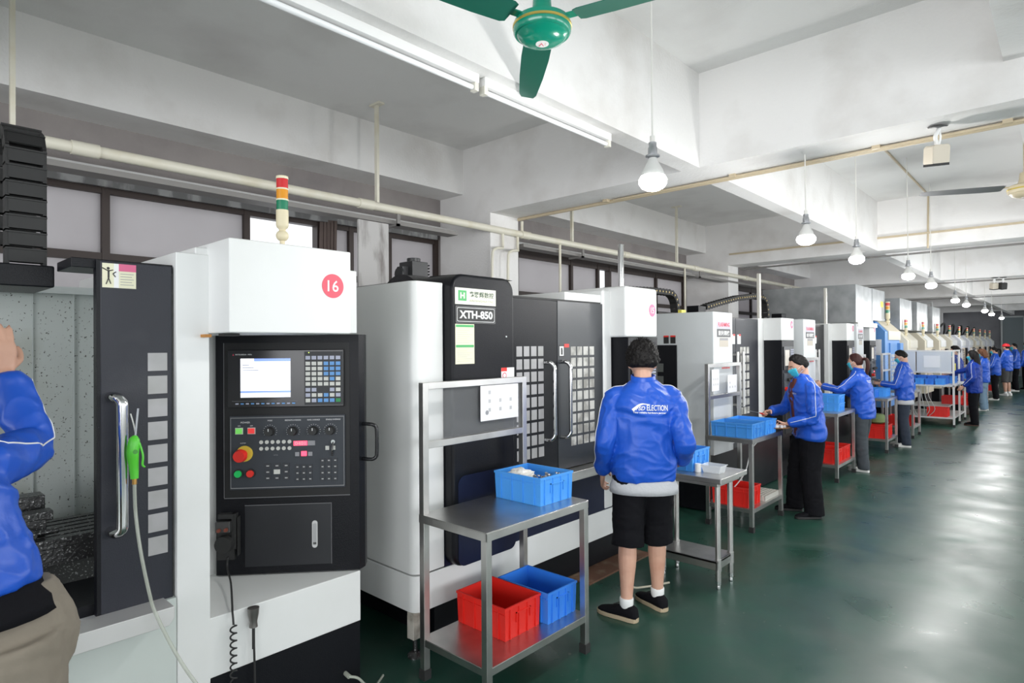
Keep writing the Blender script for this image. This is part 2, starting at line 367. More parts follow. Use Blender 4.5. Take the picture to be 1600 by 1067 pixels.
# hanging bulbs
dome_m = mat('lit_bulb_dome', (1, 1, 1), .3, emit=((1, 1, .99), 22.))
alu = mat('grey_aluminium', (.42, .43, .45), .4, .8); cord_m = mat('white_cord', (.75, .74, .7), .6)
BL = ['nearest and largest glowing bulb, hanging right of the green fan', 'glowing bulb with cream neck, second from the left, below the first cross beam', 'glowing bulb hanging from the ceiling hole in the second bay, third from the left',
      'glowing bulb beyond the second cross beam, fourth from the left', 'glowing bulb fifth from the left, right of and below the fourth', 'distant glowing bulb, sixth from the left, above the red signal lamps',
      'distant glowing bulb, seventh from the left, close beside the sixth', 'distant glowing bulb, third from the right end of the lamp row', 'distant glowing bulb, second from the right end of the lamp row', 'farthest glowing bulb, at the right end of the lamp row against the dark wall']
for (x, y, z, zc), lb in zip(BULBS, BL):
    t = thing('hanging_bulb', lb, 'lamp', (x, y, z), group=None)
    MB().cyl((0, 0, .17), (-.004, .004, zc-z-.001), .0045, n=8).cyl((0, 0, .165), (0, 0, .20), .012, n=10).build('cord', cord_m, t, True)
    MB().lathe((0, 0, .10), [(.014, 0), (.018, .003), (.032, .006), (.032, .012), (.021, .016), (.021, .045), (.017, .052), (.018, .07), (.008, .075)]).build('socket', alu, t, True)
    MB().lathe((0, 0, .0), [(.052, 0), (.053, .02), (.045, .045), (.028, .075), (.018, .10)], n=28).build('heat_sink', mat('pale_bulb_body', (.68, .68, .66), .4), t, True)
    MB().lathe((0, 0, -.045), [(.008, -.004), (.032, .0), (.052, .012), (.063, .030), (.0635, .046), (.054, .062)], n=28).build('dome', dome_m, t, True)
# ceiling fans
fan_g = mat('green_fan_enamel', (.004, .27, .17), .22, coat=.5); gold_m = mat('gold_band', (.65, .5, .12), .3, .6); fan_d = mat('green_fan_blade', (.003, .13, .085), .4)
def fan(loc, ang, lb, hub=fan_g, blade=fan_d, R=.745):
    t = thing('ceiling_fan', lb, 'ceiling fan', loc)
    MB().lathe((0, 0, 0), [(.02, 0), (.06, .004), (.088, .016), (.101, .032), (.104, .036), (.112, .037), (.118, .045), (.120, .075), (.112, .095), (.085, .108), (.05, .115), (.04, .15), (.036, .20), (.02, .21)], n=40).build('motor_housing', hub, t, True)
    MB().lathe((0, 0, .062), [(.1195, 0), (.1215, .002), (.1215, .010), (.1195, .012)], n=40).build('gold_band', gold_m, t, True)
    MB().lathe((0, 0, -.002), [(.001, 0), (.027, .001), (.027, .006)], n=24).build('badge', white_m, t, True)
    text('V:', red_m, t, (0, 0, -.0025), (.74, .67, 0), (-.67, .74, 0), height=.026, name='badge_print', ex=-.0005)
    MB().cyl((0, 0, .2), (0, 0, 3.745-loc[2]), .012).build('down_rod', hub, t, True)
    for k in range(3):
        a = ang+k*2*math.pi/3; d = V((math.cos(a), math.sin(a), 0)); n = V((-math.sin(a), math.cos(a), .16)).normalized(); u = d.cross(n)
        m = MB(); rg = []
        for q, wd in ((.15, .052), (.17, .062), (.3, .064), (.5, .058), (R-.04, .045), (R, .032)):
            rg.append([m.b.verts.new(V((0, 0, .085))+d*q+n*sx*wd+u*sz*.0015+V((0, 0, -.0*q))) for sx, sz in ((-1, -1), (1, -1), (1, 1), (-1, 1))])
        m.skin(rg); b = m.build('blade', blade, t)
        MB().box(.09, .19, -.02, .02, -.004, .001, Matrix.Translation((0, 0, .092)) @ Matrix.Rotation(a, 4, 'Z')).build('blade_arm', hub, b)
fan((-1.588, 1.924, 2.915), math.atan2(2.408-1.924, -2.087+1.588), 'green three-blade ceiling fan with gold band at the top of the photo')
fan((-.27, 6.50, 2.86), math.radians(205), 'dusty ceiling fan with cream hub cut by the right edge', mat('cream_hub', (.6, .52, .36), .4), mat('grey_blade', (.25, .25, .26), .3, .5))
# hanging camera boxes
def hang_cam(loc, m, lb, s=1.):
    t = thing('hanging_camera', lb, 'camera', loc); t.rotation_euler = (.22, -.10, .75)
    b = MB().prism(rrect(-.055*s, .055*s, -.12*s, .0, .02*s), -.045*s, .045*s, 'y').build('casing', m, t, bev=.006)
    MB().box(-.05*s, .05*s, -.047*s, .047*s, -.128*s, -.112*s).build('black_base', rubber, t)
    MB().tube([(0, 0, 0), (-.012, 0, .05), (.01, 0, .10)], .012*s, n=8).tube([(.012, 0, 0), (.02, 0, .05), (0, 0, .11)], .006*s, n=8).build('bracket', white_m, t, True)
    MB().lathe((0, 0, .10), [(.001, 0), (.05*s, .004), (.055*s, .010), (.02, .02)]).build('mount_plate', mat('grey_plate', (.1, .1, .1), .5), t, True)
hang_cam((-.61, 4.60, 2.915), mat('beige_casing', (.62, .56, .46), .5), 'beige box camera hanging under the near cross beam')
hang_cam((-1.19, 16.2, 2.92), MATS['beige_casing'], 'far beige camera hanging left of the black one under the third beam', 1.1)
hang_cam((-1.05, 16.25, 2.92), rubber, 'small black camera hanging beside the far beige camera', 1.1)
# end wall door
d = thing('door_1', None, None); d['kind'] = 'structure'
B('door_leaf', mat('grey_green_door', (.13, .16, .17), .5), d, -2.55, -1.75, 38.93, 38.995, 0, 2.9); MB().box(-2.62, -2.55, 38.9, 38.99, 0, 2.97).box(-1.75, -1.68, 38.9, 38.99, 0, 2.97).box(-2.62, -1.68, 38.9, 38.99, 2.9, 2.97).build('door_frame', mat('pale_door_frame', (.4, .42, .42), .5), d)
# ---------------------------------------------------------------- machining centres
screen_m = mat('lit_screen', (.9, .92, 1), .3, emit=((.86, .90, 1), 1.15)); screen_h = mat('lit_screen_header', (.1, .2, .6), .3, emit=((.25, .35, .75), .8))
key_w = mat('ivory_key', (.62, .62, .58), .5); key_b = mat('blue_key', (.12, .32, .66), .5); key_l = mat('lilac_key', (.42, .44, .55), .5); key_g = mat('green_key', (.02, .25, .07), .5)
led_r = mat('red_digit_display', (.8, .05, .1), .3, emit=((1, .08, .16), 1.2)); glow_g = mat('lit_green_button', (.1, .5, .08), .3, emit=((.2, .6, .12), .4)); glow_r = mat('lit_red_button', (.6, .03, .03), .3, emit=((.8, .05, .05), .4))
btn_g = mat('green_button', (.01, .55, .12), .35); btn_r = mat('red_button', (.80, .03, .02), .35); yel = mat('yellow_ring', (.75, .55, .06), .45); dim_scr = mat('dull_screen', (.48, .45, .40), .3, emit=((.6, .55, .48), .25))
def lp(M, name, m, parent, u0, u1, z0, z1, d0, d1, bev=0.): return MB().box(u0, u1, z0, z1, d0, d1, M).build(name, m, parent, bev=bev)
def panel_full(t, M, W, zb, zt, depth):
    """operator panel; local frame u to the right, z up, d outwards"""
    p = MB()
    p.skin([[p.b.verts.new(M @ V(q)) for q in ((0-.0*k, zb, -d), (W+e, zb, -d), (W+e, zt, -d), (0, zt, -d))] for k, d, e in ((0, depth, .02), (1, .04, .02), (2, 0, 0))])
    p = p.build('control_panel', black_p, t)
    lp(M, 'recess_frame', mat('matt_black', (.008, .008, .009), .6), p, .036, .584, 1.009, 1.70, 0, .0015)
    MB().box(.036, .584, 1.006, 1.009, 0, .004, M).box(.0345, .0365, 1.009, 1.70, 0, .004, M).build('recess_edge', mat('worn_edge', (.16, .16, .17), .5), p)
    lp(M, 'display_unit', mat('gloss_black', (.012, .012, .014), .25), p, .055, .560, 1.411, 1.669, .0015, .016, .004)
    lp(M, 'screen', screen_m, p, .112, .327, 1.457, 1.630, .016, .0168)
    for q in ((.17, .327, 1.617, 1.630), (.112, .327, 1.477, 1.486), (.235, .327, 1.543, 1.545)): MB().box(*q, .0168, .0172, M).build('screen_bar', screen_h, p)
    for r_ in range(7): MB().box(.12, .12+.03+.02*(r_ % 3), 1.60-.012*r_, 1.603-.012*r_, .0168, .0170, M).build('screen_text', key_l, p) if r_ < 3 else None
    text('MITSUBISHI  M70', white_pr, p, M @ V((.125, 1.648, .0162)), M.to_3x3() @ V((1, 0, 0)), (0, 0, 1), width=.07, height=.006, name='maker_lettering')
    MB().prism([(.078, 1.644), (.084, 1.644), (.081, 1.652)], .016, .0166, 'z').build('maker_mark', red_m, p).data.transform(M)
    lp(M, 'softkey_edge', mat('worn_edge', (.1, .1, .1)), p, .075, .36, 1.440, 1.4415, .016, .0165)
    for i in range(12): lp(M, 'soft_key', key_b if i % 2 else key_l, p, .090+i*.0222, .103+i*.0222, 1.426, 1.432, .016, .018)
    lp(M, 'keypad_plate', mat('keypad_black', (.02, .022, .025), .5), p, .388, .556, 1.420, 1.660, .016, .0175)
    rows = [1.632, 1.606, 1.583, 1.560, 1.537, 1.514, 1.488, 1.464, 1.440]
    colr = ['llllll', 'wwwbbb', 'wwwbbb', 'wwwbbb', 'wwwwbw', 'wwwwww', 'll  lw', 'lwwbwl', 'wlbbbg']
    cm = {'l': key_l, 'w': key_w, 'b': key_b, 'g': key_g}
    for z, cs in zip(rows, colr):
        for i, ch in enumerate(cs):
            if ch != ' ':
                k = lp(M, 'key', cm[ch], p, .394+i*.0265, .414+i*.0265, z-.008, z+.008, .0175, .021)
    MB().cyl(M @ V((.408, 1.655, .016)), M @ V((.408, 1.655, .019)), .0022, n=8).build('green_led', mat('lit_led', (.5, .7, .1), .3, emit=((.6, .9, .1), 1.5)), p)
    # operator board
    lp(M, 'operator_board', panel_p, p, .062, .564, 1.045, 1.374, .0015, .010, .002)
    MB().box(.066, .560, 1.364, 1.367, .010, .0125, M).box(.066, .560, 1.052, 1.055, .010, .0125, M).box(.066, .068, 1.052, 1.367, .010, .012, M).box(.558, .560, 1.052, 1.367, .010, .012, M).build('board_edge', mat('board_rim', (.25, .25, .26), .4), p)
    def dot(name, m, u, z, r, h, r1=None, par=p, n=18, d0=.010): return MB().cyl(M @ V((u, z, d0)), M @ V((u, z, d0+h)), r, r1, n).build(name, m, par, True)
    for u, m in ((.103, glow_g), (.156, glow_r)):
        lp(M, 'power_button_bezel', key_w, p, u-.017, u+.017, 1.293, 1.322, .010, .012); lp(M, 'power_button', m, p, u-.014, u+.014, 1.296, 1.319, .012, .018, .002)
    ring = MB().cyl(M @ V((.127, 1.207, .010)), M @ V((.127, 1.207, .018)), .035, n=28).build('emergency_stop_ring', yel, p, True)
    MB().cyl(M @ V((.124, 1.207, .018)), M @ V((.119, 1.203, .045)), .018, n=24).cyl(M @ V((.119, 1.203, .040)), M @ V((.117, 1.201, .062)), .029, .025, 28).build('emergency_stop_button', btn_r, p, True)
    for u, m in ((.100, btn_g), (.152, btn_r)):
        dot('button_collar', rubber, u, 1.118, .021, .008); dot('push_button', m, u, 1.118, .017, .016, .015)
    for u in (.236, .336, .426, .500):
        dot('rotary_knob', rubber, u, 1.303, .021, .030, .017); lp(M, 'knob_pointer', white_pr, p, u-.0015, u+.0015, 1.306, 1.318, .040, .0408)
        sc = MB()
        for k in range(13):
            a = math.radians(-30+k*20); c_, s_ = math.cos(a), math.sin(a)
            sc.box(u+c_*.029-.001, u+c_*.029+.001, 1.303+s_*.029-.001, 1.303+s_*.029+.001, .010, .0106, M)
        sc.build('knob_scale', white_pr, p)
    for u, s_, w_ in ((.236, 'MODE', .02), (.336, 'FEEDRATE OVERRIDE', .07), (.426, 'RAPID OVERRIDE', .055), (.512, 'SPINDLE OVERRIDE', .065)):
        text(s_, white_pr, p, M @ V((u, 1.352, .0102)), M.to_3x3() @ V((1, 0, 0)), (0, 0, 1), width=w_, height=.006, name='board_lettering')
    text('POWER', white_pr, p, M @ V((.13, 1.345, .0102)), M.to_3x3() @ V((1, 0, 0)), (0, 0, 1), width=.04, height=.008, name='board_lettering')
    for s_, u, z_ in (('ON', .103, 1.330), ('OFF', .156, 1.330), ('E-STOP', .12, 1.253), ('X/Y/Z', .26, 1.197)): text(s_, grey_pr if u > .2 else white_pr, p, M @ V((u, z_, .0102)), M.to_3x3() @ V((1, 0, 0)), (0, 0, 1), height=.005, name='board_lettering')
    for j in range(2):
        for i in range(6): dot('oval_key', key_w, .198+i*.0245, 1.256-j*.029, .0085, .004, n=14)
    lp(M, 'digit_window', led_r, p, .338, .398, 1.237, 1.258, .010, .0115); lp(M, 'dark_digit_window', grey_pr, p, .400, .432, 1.237, 1.258, .010, .0115)
    text('0401', key_w, p, M @ V((.367, 1.2475, .0117)), M.to_3x3() @ V((1, 0, 0)), (0, 0, 1), width=.045, height=.014, name='digits')
    lp(M, 'lit_key', led_r, p, .371, .396, 1.190, 1.212, .010, .015, .002)
    for z in (1.190,):
        for u in (.345, .402): lp(M, 'small_key', grey_pr, p, u, u+.018, z, z+.018, .010, .013)
    for gu, gz, nx, nz_ in ((.212, 1.15, 3, 3), (.345, 1.142, 3, 3), (.455, 1.168, 3, 4)):
        for i in range(nx):
            for j in range(nz_):
                st = .040 if gu < .3 else .028
                u, z = gu+i*st, gz-j*.0275
                lit = (gu < .3 and i == 1 and j == 1)
                lp(M, 'jog_key', key_w if lit else mat('dark_key', (.03, .033, .04), .5), p, u, u+st*.68, z-.010, z+.010, .010, .013)
                if not lit: lp(M, 'key_mark', mat('key_mark_print', (.42, .42, .42), .5), p, u+st*.2, u+st*.5, z-.003, z+.002, .013, .0133)
    for u, z in ((.478, 1.215), (.505, 1.215)): lp(M, 'square_key', key_w, p, u, u+.016, z, z+.018, .010, .014)
    dot('key_switch', chrome, .512, 1.252, .009, .008); MB().tube([M @ V((.512, 1.25, .018)), M @ V((.51, 1.22, .028)), M @ V((.508, 1.19, .016))], .004, n=6).build('hanging_key', iron, p)
    # lower flap
    lp(M, 'flap_door', mat('flap_black', (.012, .013, .017), .35), p, .124, .500, .699, .972, 0, .003, .001)
    MB().box(.124, .5, .972, .9745, 0, .004, M).box(.5, .502, .699, .9745, 0, .004, M).build('flap_edge', mat('worn_edge'), p) if False else MB().box(.124, .5, .972, .9745, 0, .004, M).box(.5, .502, .699, .9745, 0, .004, M).build('flap_edge', MATS['worn_edge'], p)
    q = MB().prism(rrect(.416, .440, .775, .897, .0119, 6), .003, .008, 'z').build('latch', mat('nickel_latch', (.62, .62, .62), .35, .3), p); q.data.transform(M)
    q = MB().prism(rrect(.420, .436, .80, .885, .006, 4), .008, .010, 'z').build('latch_lever', mat('latch_grey', (.42, .42, .43), .35, .3), p); q.data.transform(M)
    lp(M, 'latch_slot', iron, p, .421, .435, .79, .80, .008, .0095)
    # handwheel in its holder
    lp(M, 'pendant_bracket', mat('pendant_bracket', (.10, .10, .10), .35, .7), p, .012, .075, .868, .916, .004, .05, .004)
    MB().box(.02, .085, .925, .945, .0, .035, M).box(.075, .095, .79, .945, 0, .03, M).box(.100, .104, .76, .93, 0, .03, M).build('pendant_holder', rubber, p)
    MB().cyl(M @ V((.030, .88, .05)), M @ V((.030, .88, .060)), .008).cyl(M @ V((.060, .882, .05)), M @ V((.060, .882, .060)), .008).build('pendant_knob', mat('red_brown_knob', (.2, .05, .03), .4), p, True)
    MB().cyl(M @ V((.050, .815, .02)), M @ V((.046, .815, .055)), .037, n=24).box(.01, .085, .74, .87, .0, .02, M).build('handwheel', rubber, p, True)
    m = MB().tube([M @ V((.06, .755, .03)), M @ V((.061, .71, .04)), (-2.62, 1.09, .690), (-2.44, 1.02, .676), (-2.385, .998, .668), (-2.372, .995, .645), (-2.368, .995, .622)], .0042, n=8)
    m.tube([V((-2.370+.011*math.cos(i*math.pi*2/11), .995+.011*math.sin(i*math.pi*2/11), .622-i*.0026)) for i in range(200)], .0034, n=6, sub=1); m.build('coiled_cable', rubber, p, 'all')
    # tube handle on the right
    MB().tube([M @ V(q) for q in ((W+.01, 1.325, -.03), (W+.055, 1.325, .0), (W+.075, 1.315, .0), (W+.08, 1.29, .0), (W+.08, 1.20, .0), (W+.075, 1.175, .0), (W+.055, 1.165, .0), (W+.01, 1.165, -.03))], .0085, n=10, sub=3).build('panel_handle', mat('gloss_black'), p, True)
    return p
def mat_get(n): return MATS[n]
_m = mat
def mat(name, *a, **k): return MATS[name] if name in MATS and not a else _m(name, *a, **k)
def panel_simple(t, x, y0, y1, zb, zt, depth, side_x=None, m=None):
    """flush operator panel facing the aisle"""
    p = B('control_panel', m or black_p, t, x-depth, x, y0, y1, zb, zt, .004)
    M = frame_M((x, y0, 0), (0, 1, 0), (0, 0, 1)); s = (y1-y0)/.62
    f = lambda name, mm, u0, u1, z0, z1, d0, d1: lp(M, name, mm, p, u0*s, u1*s, z0, z1, d0, d1)
    H = zt-zb; k = lambda z: zb+(z-.664)/(1.738-.664)*H
    f('display_unit', MATS['gloss_black'], .055, .56, k(1.411), k(1.669), 0, .010); f('screen', dim_scr, .11, .33, k(1.456), k(1.631), .010, .0108)
    f('operator_board', panel_p, .062, .564, k(1.045), k(1.374), 0, .008)
    kk = MB()
    for i in range(6):
        for j in range(9): kk.box(.394*s+i*.0265*s, .412*s+i*.0265*s, k(1.44+j*.024)-.007, k(1.44+j*.024)+.007, .010, .013, M)
    kk.build('keypad', key_l, p)
    kk = MB()
    for i in range(11):
        for j in range(4): kk.box(.2*s+i*.03*s, .218*s+i*.03*s, k(1.07+j*.03)-.006, k(1.07+j*.03)+.006, .008, .011, M)
    kk.build('board_keys', grey_pr, p)
    for u in (.236, .336, .426, .5): MB().cyl(M @ V((u*s, k(1.3), .008)), M @ V((u*s, k(1.3), .035)), .018).build('rotary_knob', rubber, p, True)
    MB().cyl(M @ V((.125*s, k(1.2), .008)), M @ V((.125*s, k(1.2), .05)), .024).build('emergency_stop_button', btn_r, p, True)
    f('lit_key', led_r, .338, .40, k(1.236), k(1.259), .008, .010)
    f('flap_door', MATS['flap_black'], .124, .5, k(.70), k(.97), 0, .004)
    return p
def door(t, x, y0, y1, z0, z1, cols, rows, pm, m, yc0, yc1, zc0, zc1, hand=None, th=.05):
    d = B('door', m, t, x-th, x, y0, y1, z0, z1, .004)
    g = MB()
    if cols:
        pw, ph = (yc1-yc0)/cols, (zc1-zc0)/rows
        for i in range(cols):
            for j in range(rows):
                a = yc0+i*pw+pw*.12; b_ = zc0+j*ph+ph*.10
                g.box(x-.002, x+.002, a, a+pw*.76, b_, b_+ph*.78)
        g.build('window_panes', pm, d)
    if hand:
        hy, h0, h1 = hand; s = .05
        MB().tube([(x-.01, hy-.03, h1), (x+.04, hy-.015, h1+.0), (x+.062, hy, h1-.035), (x+.062, hy, h1-.08), (x+.062, hy, h0+.08), (x+.062, hy, h0+.035), (x+.04, hy-.015, h0), (x-.01, hy-.03, h0)], .0135, n=12, sub=4).build('handle', chrome, d, True)
    return d
def number(t, n, x, y, z, r=.052, m=None):
    MB().cyl((x, y, z), (x+.001, y, z), r, n=36).build('number_disc', m or mat('coral_red_disc', (.80, .09, .14), .5), t)
    text(str(n), white_pr, t, (x+.0015, y, z), (0, 1, 0), (0, 0, 1), height=r*.95, name='number_print', bold=.012)
def signal(t, x, y, z, s=1., cols=None):
    MB().lathe((x, y, z), [(.028*s, 0), (.022*s, .006*s), (.012*s, .01*s), (.012*s, .03*s)], 18).ball((x, y, z+.055*s), .030*s, .030*s, .028*s).lathe((x, y, z+.075*s), [(.014*s, 0), (.017*s, .012*s), (.026*s, .02*s), (.029*s, .03*s), (.029*s, .105*s)], 20).build('signal_lamp_base', mat('cream_lamp_base', (.74, .66, .46), .5), t, True)
    b = z+.18*s
    for c, nm in ((mat('green_lens', (.005, .20, .10), .25, coat=.4), 'green_lens'), (mat('amber_lens', (.75, .30, .01), .25, coat=.4), 'amber_lens'), (mat('red_lens', (.62, .02, .025), .25, coat=.4), 'red_lens')):
        MB().cyl((x, y, b), (x, y, b+.046*s), .0275*s, n=20).build(nm, c, t, True); MB().cyl((x, y, b+.046*s), (x, y, b+.053*s), .029*s, n=20).build('lens_ring', cream_pr, t, True); b += .053*s
    MB().cyl((x, y, b), (x, y, b+.006*s), .0285*s, n=20).build('cap', MATS['cream_lamp_base'], t, True)
def chain(pts, wd, th, axis, lb, m=rubber, ribs=True, studs=None):
    """energy chain along pts; width axis vector"""
    t = thing('cable_chain', lb, 'cable chain'); A = V(axis).normalized(); P = [V(p) for p in pts]
    # resample evenly
    Q = [P[0]]; step = th*1.25; acc = 0
    for a, b in zip(P, P[1:]):
        L = (b-a).length; k = step-acc
        while k <= L: Q.append(a+(b-a)*(k/L)); k += step
        acc = L-(k-step)
    sides = {-1: MB(), 1: MB()}; slat = MB(); studs_mb = MB()
    for a, b in zip(Q, Q[1:]):
        d = (b-a).normalized(); n = A.cross(d).normalized(); c = (a+b)/2; L = (b-a).length
        M = Matrix(((A.x, d.x, n.x, c.x), (A.y, d.y, n.y, c.y), (A.z, d.z, n.z, c.z), (0, 0, 0, 1)))
        for s in (-1, 1): sides[s].box(*sorted((s*wd/2, s*(wd/2-.012))), -L*.56, L*.56, -th/2, th/2, M)
        slat.box(-wd/2+.008, wd/2-.008, -L*.36, L*.36, th/2-.006, th/2+.002, M); slat.box(-wd/2+.008, wd/2-.008, -L*.36, L*.36, -th/2-.002, -th/2+.006, M)
        slat.box(-wd/2, wd/2, L*.36, L*.46, th/2, th/2+.007, M); slat.box(-wd/2, wd/2, L*.36, L*.46, -th/2-.007, -th/2, M)
        if studs:
            for s in (-1, 1):
                studs_mb.cyl(M @ V((s*(wd/2-.001), 0, 0)), M @ V((s*(wd/2+.004), 0, 0)), th*.16, n=10)
    for s in (-1, 1): sides[s].build('side_link', m, t)
    slat.build('cross_slat', m, t)
    if studs: studs_mb.build('chain_studs', mat('yellow_stud', (.62, .45, .14), .4), t)
    else: studs_mb.b.free()
    return t
# ---- machine numbered 16
t = m16 = thing('machining_centre', 'white machining centre numbered 16 with its black door slid open, nearest the camera', 'machine', (-3.3, .4, 0), group=None)
m16.location = (0, 0, 0)
fb = MB()
fb.prism([(.874, .10), (1.0, .10), (1.0, .33), (1.712, .33), (1.712, .575), (1.0, .575), (1.0, 2.06), (.874, 2.06)], -4.1, -2.6, 'x')      # flush lower face and door column in one sheet
fb.box(-3.0, -2.62, -.78, .874, .05, .70).box(-4.1, -3.0, -.78, 1.58, .05, .33)
fb.build('lower_body', white_p, t, bev=.004)
MB().prism([(1.004, .02), (1.708, .02), (1.708, .328), (1.004, .328)], -4.05, -2.602, 'x').build('plinth', black_p, t)
B('front_apron', mat('pale_apron', (.60, .65, .62), .4), t, -2.62, -2.602, -.78, .872, .10, .70)
MB().box(-4.0, -3.10, .90, 1.70, .575, 1.74).build('inner_wall', white_p, t)
B('rear_cover', white_p, t, -4.1, -2.606, 1.60, 1.704, 1.745, 2.055, .006)
B('corner_ledge', mat('orange_rust', (.5, .22, .05), .7), t, -2.61, -2.54, .965, .985, 1.722, 1.734)
MB().box(-3.6, -2.40, .997, 1.538, 1.738, 2.108).box(-3.9, -2.612, .95, 1.56, 1.85, 2.09).build('head_box', white_p, t, bev=.006)
M16 = frame_M((-2.814, 1.108, 0), (.414, .468, 0), (0, 0, 1))
cp16 = panel_full(t, M16, .6248, .666, 1.736, .10)
def scale_tree(o, s):
    if o.type == 'MESH' and 'shifted' not in o.data:
        for v in o.data.vertices: v.co = V((v.co.x*s, v.co.y*s, 1.68+(v.co.z-1.68)*s))
        o.data['shifted'] = 1
    for q in o.children: scale_tree(q, s)
scale_tree(cp16, 2.6/2.4)
MB().box(-2.56, -2.50, 1.02, 1.08, 1.727, 1.737).build('panel_hinge', rubber, t)
number(t, 16, -2.3995, 1.446, 1.948, .053)
signal(t, -2.47, 1.249, 2.106, .87)
d = door(t, -2.62, .624, .866, .686, 2.003, 1, 9, pane_m, slate_p, .768, .858, .872, 1.672)
MB().tube([(-2.63, .655, 1.50), (-2.575, .660, 1.50), (-2.553, .673, 1.485), (-2.55, .675, 1.45), (-2.55, .675, 1.25), (-2.55, .675, 1.06), (-2.553, .673, 1.02), (-2.575, .660, 1.005), (-2.63, .655, 1.005)], .0195, n=16, sub=4).build('handle', chrome, d, True)
MB().box(-2.66, -2.622, .612, .626, .686, 2.005).build('door_edge', black_p, d)
B('door_rail', black_p, t, -2.86, -2.64, .54, .90, 1.975, 2.01, .003)
B('warning_sticker', cream_pr, d, -2.62, -2.6188, .630, .740, 1.905, 1.995)
B('sticker_header', pink_m, d, -2.6188, -2.6182, .683, .740, 1.968, 1.995)
B('sticker_divide', white_pr, d, -2.6188, -2.6184, .667, .683, 1.905, 1.995)
M = frame_M((-2.6186, .650, 1.945), (0, 1, 0), (0, 0, 1)); f_ = MB()
f_.ball(M @ V((-.001, .031, 0)), .001, .005, .005).box(-.003, .003, -.004, .025, 0, .0005, M)
for a, b in (((-.002, .022), (-.02, .032)), ((.002, .022), (.014, .026)), ((0, -.004), (-.008, -.028)), ((0, -.004), (.007, -.026)), ((.014, .012), (.022, .0)), ((.014, .012), (.024, .02))):
    f_.cyl(M @ V((*a, .0005)), M @ V((*b, .0005)), .0018, n=6)
f_.build('pinch_pictogram', black_pr, d)
ln = MB()
for k in range(5): ln.box(-2.6188, -2.6184, .688, .732-.006*(k % 2), 1.957-k*.010, 1.959-k*.010)
ln.build('sticker_text', grey_pr, d)
tr = MB().prism([(-.78, .707), (.832, .707), (.832, .665), (.815, .640), (-.78, .640)], -2.62, -2.50, 'x'); tr.build('drip_tray', steel if False else mat('pale_steel', (.74, .73, .72), .4, .5), t, bev=.002)
# chamber
ch = MB().box(-3.75, -3.70, -.78, .95, .5, 1.975).box(-3.75, -2.66, -.83, -.78, .5, 1.975)
ch.build('chamber_wall', green_p, t)
B('chamber_side', green_p, t, -3.7, -2.68, .868, .876, .5, 1.97)
MB().box(-3.699, -3.68, .76, .766, .5, 1.97).box(-3.699, -3.685, .60, .602, .5, 1.97).box(-3.70, -3.64, -.78, .87, 1.95, 1.985).build('chamber_seam', mat('pale_trim_paint', (.62, .66, .65), .4), t)
ta = MB(); 
for k in range(6): ta.box(-3.45+k*.065, -3.45+k*.065+.045, -.4, .84, .86, .90)
ta.box(-3.46, -3.06, -.4, .84, .80, .865); ta.build('work_table', iron, t)
B('chip_guard', black_p, t, -3.0, -2.66, -.78, .865, .5, .74); MB().prism([(-3.06, .80), (-2.98, .74), (-2.90, .735), (-2.90, .72), (-3.06, .72)], -.7, .86, 'y').build('chip_slope', iron, t)
vi = MB().box(-3.42, -3.16, .40, .56, .902, .97).box(-3.40, -3.30, .38, .58, .97, 1.045).box(-3.24, -3.17, .38, .585, .96, 1.0).cyl((-3.17, .5, .93), (-3.06, .5, .93), .015).cyl((-3.10, .5, .93), (-3.10, .59, .93), .012)
vo = thing('machine_vise', 'oily steel machine vise covered in chips on the table inside the open machine', 'vise'); vi.build('vise_body', iron, vo, bev=.004)
# black box and upright chain at the left
B('chain_box', black_p, t, -3.25, -2.88, -.10, .537, 1.915, 1.998, .006)
cp_ = [(-2.93, .455, 2.0), (-2.93, .455, 2.40)]+[(-3.03+.10*math.cos(a), .455, 2.42+.10*math.sin(a)) for a in [math.radians(q) for q in range(10, 171, 16)]]+[(-3.13, .455, 2.4), (-3.13, .455, 2.04)]
chain(cp_, .125, .05, (0, 1, 0), 'big black ribbed cable chain standing in a loop at the far left edge')
# coolant gun on the handle
t = thing('air_gun', 'bright green blow gun hanging by the chrome door handle with clear hose', 'air gun')
gr = mat('bright_green_plastic', (.10, .60, .04), .35)
MB().tube([(-2.52, .705, 1.205), (-2.52, .703, 1.25), (-2.515, .698, 1.30), (-2.515, .703, 1.345), (-2.52, .708, 1.36)], [(.010, .013), (.012, .016), (.014, .020), (.012, .018), (.006, .008)], n=12).build('gun_body', gr, t, True)
MB().tube([(-2.51, .718, 1.335), (-2.505, .728, 1.29), (-2.505, .727, 1.255), (-2.505, .735, 1.245)], [(.004, .004), (.005, .004), (.004, .004), (.003, .003)], n=8).build('trigger', gr, t, True)
MB().cyl((-2.52, .708, 1.355), (-2.515, .716, 1.46), .0035, n=8).build('nozzle', alu, t, True)
MB().cyl((-2.505, .703, 1.305), (-2.499, .703, 1.305), .008, n=14).build('screw_cap', mat('dull_green', (.05, .3, .03), .4), t)
MB().cyl((-2.52, .705, 1.206), (-2.52, .705, 1.185), .008, n=12).build('brass_fitting', mat('brass', (.5, .28, .08), .35, .8), t, True)
MB().tube([(-2.545, .700, 1.44), (-2.53, .706, 1.40), (-2.52, .71, 1.36)], .0025, n=6).build('cable_tie', key_w, t, True)
hose_m = mat('clear_hose', (.55, .58, .50), .15, alpha=.55)
MB().tube([(-2.52, .705, 1.19), (-2.515, .707, 1.08), (-2.49, .715, .95), (-2.465, .735, .80), (-2.45, .752, .72), (-2.40, .80, .58), (-2.36, .85, .47), (-2.33, .93, .33), (-2.32, 1.05, .10), (-2.32, 1.2, .03), (-2.33, 1.4, .012)], .0062, n=10, sub=5).build('hose', hose_m, t, 'all')
